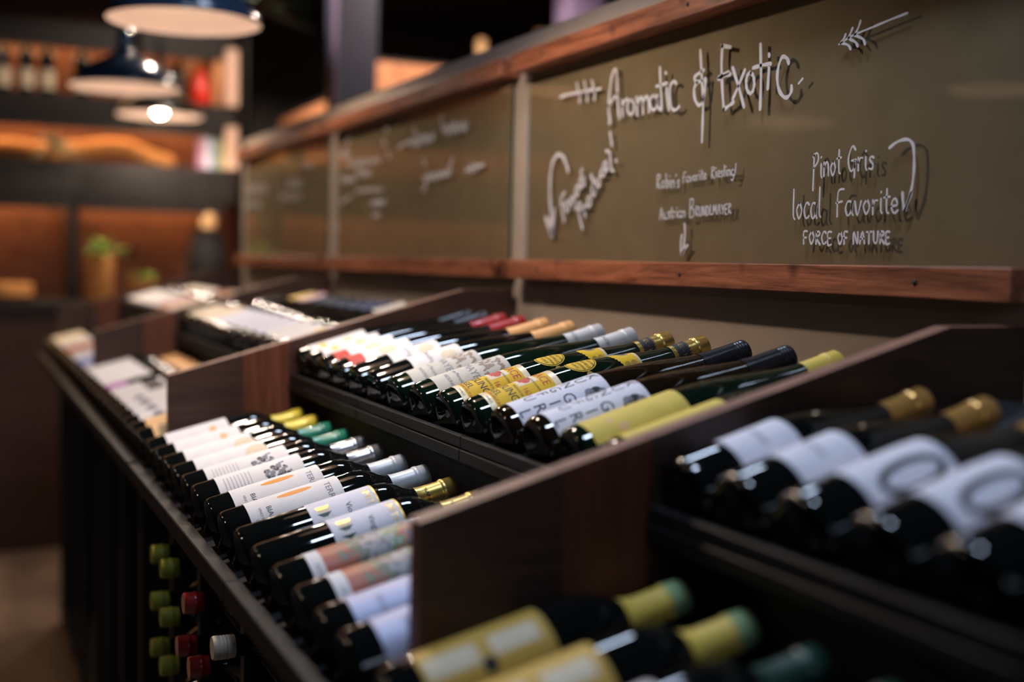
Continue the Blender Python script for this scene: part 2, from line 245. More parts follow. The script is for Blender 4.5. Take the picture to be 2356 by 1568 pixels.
# ------------------------------------------------------------------ glass writing panels on the wall
WRITE_RIGHT=[('feather_arrow',[(0.0062,[(2.0543,1.7322),(2.0493,1.7323),(2.0422,1.7325),(2.034,1.7327),(2.0255,1.7329),(2.0177,1.733),(2.0106,1.7329),(2.0037,1.7327),(1.9968,1.7325),(1.9896,1.7323),(1.982,1.7321),(1.9738,1.7319),(1.9652,1.7317),(1.9564,1.7315),(1.9475,1.7313),(1.9389,1.731),(1.9297,1.7306),(1.92,1.7301),(1.9107,1.7296),(1.9027,1.7291),(1.8971,1.7288)]),(0.00527,[(1.99,1.7501),(1.9821,1.7337)]),(0.00527,[(1.9604,1.7497),(1.9543,1.732)]),(0.00527,[(1.9313,1.7476),(1.922,1.7306)]),(0.00527,[(1.9759,1.7314),(1.9766,1.7128)]),(0.00527,[(1.9473,1.7304),(1.948,1.7121)]),(0.00527,[(1.9195,1.7295),(1.9202,1.7118)])]),
('title_word',[(0.0062,[(1.8598,1.6652),(1.8608,1.6683),(1.8624,1.6726),(1.8641,1.6777),(1.8656,1.6831),(1.8666,1.6883),(1.867,1.6935),(1.8671,1.6988),(1.8669,1.7043),(1.8664,1.7098),(1.8657,1.7154),(1.8649,1.7212),(1.8637,1.7273),(1.8624,1.7333),(1.8609,1.7389),(1.8593,1.7435),(1.8575,1.7474),(1.8553,1.7508),(1.8531,1.7536),(1.851,1.7555),(1.849,1.7564),(1.8472,1.7562),(1.8456,1.7551),(1.844,1.7531),(1.8426,1.7503),(1.8415,1.747),(1.8406,1.7427),(1.84,1.7374),(1.8395,1.7315),(1.839,1.7255),(1.8384,1.7198),(1.8377,1.7143),(1.837,1.7088),(1.8363,1.7032),(1.8355,1.6978),(1.8346,1.6926),(1.8334,1.6874),(1.8321,1.6821),(1.8307,1.6771),(1.8295,1.6729),(1.8287,1.6699)]),(0.0062,[(1.8671,1.6961),(1.865,1.6976),(1.862,1.6996),(1.8586,1.7019),(1.855,1.7042),(1.8517,1.706),(1.8484,1.7076),(1.8449,1.709),(1.8414,1.7102),(1.8385,1.7112),(1.8364,1.712)]),(0.00558,[(1.8204,1.7006),(1.8172,1.6718)]),(0.00558,[(1.8182,1.689),(1.8175,1.6902),(1.8165,1.6919),(1.8154,1.6938),(1.814,1.6956),(1.8125,1.6971),(1.8107,1.6981),(1.8085,1.699),(1.8062,1.6996),(1.8042,1.7001),(1.8029,1.7005)]),(0.00558,[(1.7896,1.6967),(1.7903,1.6967),(1.7913,1.6968),(1.7924,1.6969),(1.7936,1.697),(1.7946,1.6968),(1.7955,1.6966),(1.7965,1.6962),(1.7973,1.6958),(1.7981,1.6953),(1.7989,1.6947),(1.7995,1.694),(1.8001,1.6932),(1.8007,1.6924),(1.8011,1.6915),(1.8015,1.6906),(1.8018,1.6896),(1.802,1.6885),(1.8021,1.6875),(1.8021,1.6864),(1.802,1.6853),(1.8018,1.6842),(1.8016,1.6831),(1.8012,1.6821),(1.8008,1.681),(1.8003,1.68),(1.7997,1.679),(1.799,1.6781),(1.7983,1.6772),(1.7975,1.6764),(1.7966,1.6757),(1.7957,1.675),(1.7948,1.6744),(1.7938,1.6739),(1.7928,1.6735),(1.7918,1.6732),(1.7908,1.673),(1.7898,1.6728),(1.7888,1.6728),(1.7878,1.6729),(1.7869,1.673),(1.7859,1.6733),(1.785,1.6737),(1.7842,1.6741),(1.7834,1.6746),(1.7827,1.6752),(1.782,1.6759),(1.7814,1.6767),(1.7809,1.6775),(1.7804,1.6784),(1.7801,1.6793),(1.7798,1.6803),(1.7796,1.6813),(1.7795,1.6824),(1.7795,1.6835),(1.7796,1.6845),(1.7798,1.6856),(1.78,1.6867),(1.7804,1.6878),(1.7808,1.6888),(1.7813,1.6898),(1.7819,1.6908),(1.7825,1.6917),(1.7833,1.6926),(1.7841,1.6934),(1.7849,1.6941),(1.7858,1.6948),(1.7869,1.6954),(1.788,1.6959),(1.789,1.6963),(1.7896,1.6967)]),(0.00558,[(1.7716,1.7),(1.7676,1.6684)]),(0.00558,[(1.7687,1.6874),(1.7675,1.689),(1.7659,1.6915),(1.7641,1.6941),(1.7622,1.6964),(1.7605,1.6976),(1.7589,1.6979),(1.7572,1.6977),(1.7557,1.6969),(1.7542,1.6954),(1.753,1.6931),(1.752,1.6893),(1.7512,1.6842),(1.7505,1.6786),(1.75,1.6736),(1.7496,1.6702)]),(0.00558,[(1.7505,1.6873),(1.7494,1.6889),(1.7478,1.6913),(1.746,1.6939),(1.7441,1.6962),(1.7424,1.6974),(1.7409,1.6977),(1.7393,1.6975),(1.7378,1.6967),(1.7364,1.6952),(1.7351,1.6929),(1.7339,1.6892),(1.7327,1.6841),(1.7317,1.6787),(1.7309,1.6738),(1.7303,1.6705)]),(0.00558,[(1.716,1.6957),(1.7166,1.6957),(1.7175,1.6959),(1.7186,1.6959),(1.7197,1.696),(1.7206,1.6959),(1.7215,1.6956),(1.7223,1.6953),(1.7231,1.6949),(1.7239,1.6943),(1.7246,1.6938),(1.7252,1.6931),(1.7258,1.6924),(1.7263,1.6915),(1.7267,1.6907),(1.727,1.6898),(1.7273,1.6888),(1.7275,1.6878),(1.7276,1.6868),(1.7276,1.6857),(1.7275,1.6847),(1.7273,1.6837),(1.7271,1.6826),(1.7267,1.6816),(1.7263,1.6805),(1.7259,1.6796),(1.7253,1.6786),(1.7247,1.6777),(1.724,1.6769),(1.7232,1.6761),(1.7225,1.6754),(1.7216,1.6747),(1.7207,1.6742),(1.7198,1.6737),(1.7189,1.6733),(1.718,1.673),(1.717,1.6728),(1.7161,1.6726),(1.7151,1.6726),(1.7142,1.6727),(1.7133,1.6728),(1.7125,1.6731),(1.7116,1.6734),(1.7108,1.6739),(1.7101,1.6744),(1.7094,1.675),(1.7088,1.6756),(1.7082,1.6764),(1.7077,1.6772),(1.7073,1.678),(1.707,1.6789),(1.7067,1.6799),(1.7066,1.6809),(1.7065,1.6819),(1.7065,1.6829),(1.7065,1.684),(1.7067,1.685),(1.7069,1.6861),(1.7073,1.6871),(1.7077,1.6881),(1.7081,1.6891),(1.7087,1.69),(1.7093,1.6909),(1.71,1.6918),(1.7107,1.6925),(1.7115,1.6933),(1.7124,1.6939),(1.7134,1.6945),(1.7144,1.695),(1.7153,1.6954),(1.716,1.6957)]),(0.00558,[(1.7071,1.6952),(1.7068,1.6928),(1.7064,1.6893),(1.7058,1.6854),(1.7051,1.6816),(1.7041,1.6786),(1.7028,1.6764),(1.7012,1.6747),(1.6994,1.6733),(1.6979,1.6722),(1.6968,1.6713)]),(0.00558,[(1.7006,1.7393),(1.6999,1.7343),(1.6988,1.7272),(1.6976,1.7189),(1.6963,1.7105),(1.6952,1.7028),(1.6941,1.6953),(1.693,1.6875),(1.692,1.6801),(1.6912,1.6738),(1.6906,1.6693)]),(0.00558,[(1.7093,1.7099),(1.6773,1.7113)]),(0.00558,[(1.6776,1.7035),(1.6772,1.7005),(1.6766,1.6963),(1.676,1.6915),(1.6752,1.6866),(1.6744,1.6825),(1.6733,1.6789),(1.672,1.6754),(1.6708,1.6723),(1.6696,1.6696),(1.6688,1.6677)]),(0.00558,[(1.683,1.7291),(1.6802,1.7266)]),(0.00558,[(1.6498,1.7072),(1.6508,1.708),(1.6522,1.7092),(1.6538,1.7105),(1.6556,1.7114),(1.6573,1.7116),(1.6593,1.7112),(1.6614,1.7103),(1.6636,1.7089),(1.6655,1.7071),(1.6669,1.7047),(1.6678,1.7016),(1.6683,1.6977),(1.6684,1.6934),(1.6683,1.6892),(1.6678,1.6853),(1.667,1.6818),(1.6658,1.6782),(1.6644,1.6749),(1.6627,1.672),(1.6609,1.6697),(1.6589,1.668),(1.6567,1.6669),(1.6542,1.6661),(1.6518,1.6658),(1.6495,1.6657),(1.6471,1.6661),(1.6446,1.6671),(1.6421,1.6683),(1.6401,1.6694),(1.6386,1.6702)])]),
('title_ampersand',[(0.0062,[(1.5837,1.7489),(1.5829,1.7434),(1.5817,1.7357),(1.5804,1.7268),(1.579,1.7176),(1.5777,1.7091),(1.5765,1.7013),(1.5752,1.6934),(1.5739,1.6857),(1.5727,1.6782),(1.5719,1.6711),(1.5715,1.6646),(1.5713,1.6584),(1.5713,1.6525),(1.5714,1.6466),(1.5714,1.6406),(1.5714,1.634),(1.5714,1.6269),(1.5714,1.6201),(1.5715,1.6142),(1.5715,1.61)]),(0.0062,[(1.5721,1.7178),(1.574,1.7175),(1.5765,1.7169),(1.5796,1.7163),(1.5826,1.7156),(1.5854,1.7148),(1.5882,1.714),(1.5912,1.7131),(1.594,1.7122),(1.5962,1.7111),(1.5976,1.7099),(1.5979,1.7086),(1.5975,1.7069),(1.5965,1.7053),(1.5949,1.7039),(1.5928,1.7028),(1.5897,1.7024),(1.5855,1.7022),(1.581,1.7023),(1.577,1.7025),(1.5743,1.7026)]),(0.0062,[(1.5896,1.7018),(1.5909,1.7007),(1.5928,1.6992),(1.5949,1.6974),(1.5968,1.6952),(1.5978,1.6929),(1.5981,1.6901),(1.5979,1.6868),(1.5973,1.6834),(1.5963,1.6801),(1.5951,1.6771),(1.5935,1.6744),(1.5914,1.6718),(1.5891,1.6694),(1.5868,1.6676),(1.5845,1.6664),(1.5824,1.6659),(1.5802,1.666),(1.5781,1.6667),(1.5761,1.6679),(1.5743,1.6697),(1.5727,1.6724),(1.5712,1.6759),(1.5699,1.6798),(1.5688,1.6839),(1.568,1.6876),(1.5676,1.6913),(1.5674,1.6952),(1.5675,1.699),(1.5677,1.7022),(1.5677,1.7044)])]),
('title_word',[(0.00651,[(1.5042,1.742),(1.5263,1.7473)]),(0.00651,[(1.5252,1.7471),(1.5253,1.7429),(1.5256,1.7369),(1.5258,1.7299),(1.5259,1.7225),(1.5257,1.7156),(1.5251,1.7089),(1.5244,1.7021),(1.5234,1.6953),(1.5224,1.6885),(1.5214,1.682),(1.5204,1.6754),(1.5192,1.6685),(1.518,1.662),(1.517,1.6564),(1.5163,1.6524)]),(0.00651,[(1.5163,1.6524),(1.5146,1.653),(1.5122,1.6537),(1.5094,1.6546),(1.5065,1.6555),(1.5039,1.6564),(1.5012,1.6573),(1.4984,1.6583),(1.4956,1.6592),(1.4933,1.66),(1.4917,1.6606)]),(0.00651,[(1.5329,1.6993),(1.5309,1.6997),(1.528,1.7003),(1.5247,1.701),(1.5212,1.7016),(1.518,1.702),(1.5146,1.7023),(1.5109,1.7024),(1.5072,1.7025),(1.5041,1.7025),(1.502,1.7026)]),(0.00651,[(1.5319,1.7018),(1.5067,1.7058)]),(0.0062,[(1.4968,1.711),(1.4944,1.7068),(1.4911,1.7008),(1.4873,1.6939),(1.4834,1.6869),(1.4799,1.6803),(1.4767,1.6739),(1.4733,1.6671),(1.4701,1.6605),(1.4675,1.6549),(1.4655,1.651)]),(0.0062,[(1.4664,1.7037),(1.4682,1.7009),(1.4709,1.697),(1.4739,1.6925),(1.4771,1.6878),(1.4801,1.6836),(1.4831,1.6795),(1.4864,1.6752),(1.4895,1.6711),(1.4922,1.6676),(1.4942,1.6651)]),(0.0062,[(1.4515,1.6977),(1.4521,1.6978),(1.4529,1.6979),(1.4539,1.698),(1.4549,1.698),(1.4558,1.6978),(1.4566,1.6975),(1.4574,1.6971),(1.4581,1.6965),(1.4588,1.6958),(1.4594,1.6951),(1.46,1.6942),(1.4605,1.6933),(1.4609,1.6922),(1.4613,1.6911),(1.4616,1.69),(1.4618,1.6888),(1.462,1.6875),(1.462,1.6862),(1.462,1.6849),(1.4619,1.6836),(1.4618,1.6822),(1.4615,1.6809),(1.4612,1.6796),(1.4608,1.6783),(1.4603,1.6771),(1.4598,1.6759),(1.4592,1.6748),(1.4585,1.6737),(1.4578,1.6728),(1.4571,1.6719),(1.4563,1.6711),(1.4555,1.6704),(1.4546,1.6698),(1.4537,1.6693),(1.4529,1.669),(1.452,1.6687),(1.4511,1.6686),(1.4502,1.6686),(1.4494,1.6687),(1.4486,1.6689),(1.4478,1.6692),(1.447,1.6697),(1.4463,1.6703),(1.4456,1.6709),(1.445,1.6717),(1.4444,1.6725),(1.4439,1.6735),(1.4435,1.6745),(1.4431,1.6756),(1.4428,1.6768),(1.4426,1.6779),(1.4425,1.6792),(1.4424,1.6805),(1.4424,1.6818),(1.4425,1.6831),(1.4427,1.6844),(1.443,1.6857),(1.4433,1.6871),(1.4437,1.6883),(1.4441,1.6895),(1.4446,1.6907),(1.4452,1.6918),(1.4459,1.6929),(1.4466,1.6939),(1.4473,1.6947),(1.4482,1.6955),(1.4491,1.6962),(1.4501,1.6968),(1.4509,1.6973),(1.4515,1.6977)]),(0.0062,[(1.4306,1.7347),(1.4301,1.728),(1.4292,1.7186),(1.4283,1.7077),(1.4274,1.6965),(1.4268,1.6865),(1.4265,1.6769),(1.4264,1.6669),(1.4264,1.6575),(1.4264,1.6494),(1.4264,1.6437)]),(0.0062,[(1.4459,1.7041),(1.4429,1.7043),(1.4388,1.7045),(1.4341,1.7047),(1.4292,1.7049),(1.4247,1.705),(1.4204,1.7049),(1.4158,1.7047),(1.4114,1.7045),(1.4076,1.7043),(1.405,1.7042)]),(0.0062,[(1.4089,1.6997),(1.4102,1.6703)]),(0.0062,[(1.4099,1.7179),(1.4092,1.7153)]),(0.0062,[(1.3646,1.6992),(1.3652,1.7004),(1.3661,1.7021),(1.3672,1.7041),(1.3685,1.7059),(1.37,1.7072),(1.3719,1.7082),(1.3741,1.7092),(1.3765,1.7099),(1.3789,1.7098),(1.381,1.7088),(1.3829,1.7065),(1.3849,1.7032),(1.3867,1.6992),(1.3881,1.6949),(1.389,1.6909),(1.3893,1.6869),(1.3892,1.6826),(1.3887,1.6783),(1.3879,1.6743),(1.3868,1.6706),(1.3853,1.6673),(1.3835,1.6643),(1.3814,1.6615),(1.3792,1.6591),(1.377,1.6572),(1.3748,1.6556),(1.3725,1.6544),(1.3702,1.6536),(1.3679,1.6532),(1.3658,1.6532),(1.3638,1.6536),(1.3619,1.6546),(1.36,1.6559),(1.3585,1.6574),(1.3573,1.6589),(1.3567,1.6605),(1.3566,1.6624),(1.3566,1.6644),(1.3568,1.6661),(1.3569,1.6673)]),(0.00372,[(1.3415,1.669),(1.3332,1.6745)])]),
('feather_arrow',[(0.00304,[(1.1389,1.7273),(1.1428,1.727),(1.1483,1.7264),(1.1548,1.7258),(1.1615,1.7251),(1.1677,1.7245),(1.1732,1.7238),(1.1784,1.7232),(1.1837,1.7225),(1.1894,1.7218),(1.1957,1.721),(1.2031,1.7201),(1.2115,1.7192),(1.2201,1.7183),(1.2285,1.7173),(1.2358,1.7161),(1.2423,1.7147),(1.2484,1.7131),(1.2537,1.7115),(1.2582,1.71),(1.2614,1.709)]),(0.0038,[(1.2218,1.732),(1.2224,1.7309),(1.2231,1.7293),(1.224,1.7274),(1.2249,1.7256),(1.2258,1.724),(1.2268,1.7225),(1.2278,1.7211),(1.2288,1.7197),(1.2297,1.7186),(1.2303,1.7177)]),(0.0038,[(1.2364,1.7257),(1.2369,1.7249),(1.2375,1.7239),(1.2383,1.7226),(1.2391,1.7213),(1.2398,1.72),(1.2406,1.7188),(1.2414,1.7175),(1.2422,1.7162),(1.2428,1.7151),(1.2433,1.7143)]),(0.0038,[(1.2493,1.7198),(1.2498,1.7191),(1.2504,1.718),(1.2511,1.7168),(1.252,1.7156),(1.2529,1.7145),(1.2539,1.7135),(1.2552,1.7125),(1.2565,1.7115),(1.2576,1.7107),(1.2584,1.7101)]),(0.0038,[(1.2119,1.7015),(1.2124,1.7025),(1.213,1.7039),(1.2139,1.7056),(1.2151,1.7073),(1.2168,1.7089),(1.2194,1.7104),(1.2229,1.7121),(1.2265,1.7137),(1.2298,1.7151),(1.2321,1.716)]),(0.0038,[(1.2252,1.701),(1.2259,1.7019),(1.2268,1.7031),(1.2279,1.7046),(1.2293,1.7061),(1.2308,1.7073),(1.2328,1.7085),(1.2351,1.7097),(1.2376,1.7108),(1.2398,1.7118),(1.2413,1.7125)]),(0.0038,[(1.2386,1.6995),(1.2394,1.7004),(1.2403,1.7017),(1.2416,1.7031),(1.243,1.7045),(1.2447,1.7057),(1.2469,1.7067),(1.2495,1.7077),(1.2523,1.7085),(1.2547,1.7093),(1.2564,1.7098)])]),
('curved_arrow',[(0.0085,[(2.0153,1.5913),(2.0166,1.5934),(2.0183,1.5963),(2.0204,1.5997),(2.0227,1.6032),(2.0251,1.6063),(2.0277,1.6092),(2.0304,1.6121),(2.0334,1.615),(2.0364,1.6175),(2.0395,1.6196),(2.0426,1.6213),(2.0458,1.6227),(2.0491,1.6238),(2.0525,1.6244),(2.0558,1.6247),(2.0592,1.6246),(2.0628,1.6241),(2.0663,1.6231),(2.0697,1.6218),(2.0728,1.6198),(2.0756,1.6174),(2.0784,1.6144),(2.0809,1.6109),(2.0831,1.6071),(2.085,1.6028),(2.0867,1.5981),(2.088,1.5928),(2.089,1.5872),(2.0898,1.5815),(2.0903,1.5757),(2.0904,1.57),(2.0903,1.564),(2.0899,1.5581),(2.0894,1.5521),(2.0887,1.5461),(2.0877,1.5396),(2.0864,1.5327),(2.0849,1.5261),(2.0837,1.5203),(2.0828,1.5163)]),(0.0085,[(2.1063,1.5074),(2.0908,1.4868),(2.0771,1.4708)]),(0.0085,[(2.0704,1.5222),(2.072,1.4992),(2.0742,1.4707)]),(0.0085,[(2.095,1.5039),(2.0836,1.4867),(2.0758,1.4739)]),(0.0085,[(2.0826,1.5121),(2.0783,1.493),(2.0754,1.4739)])]),
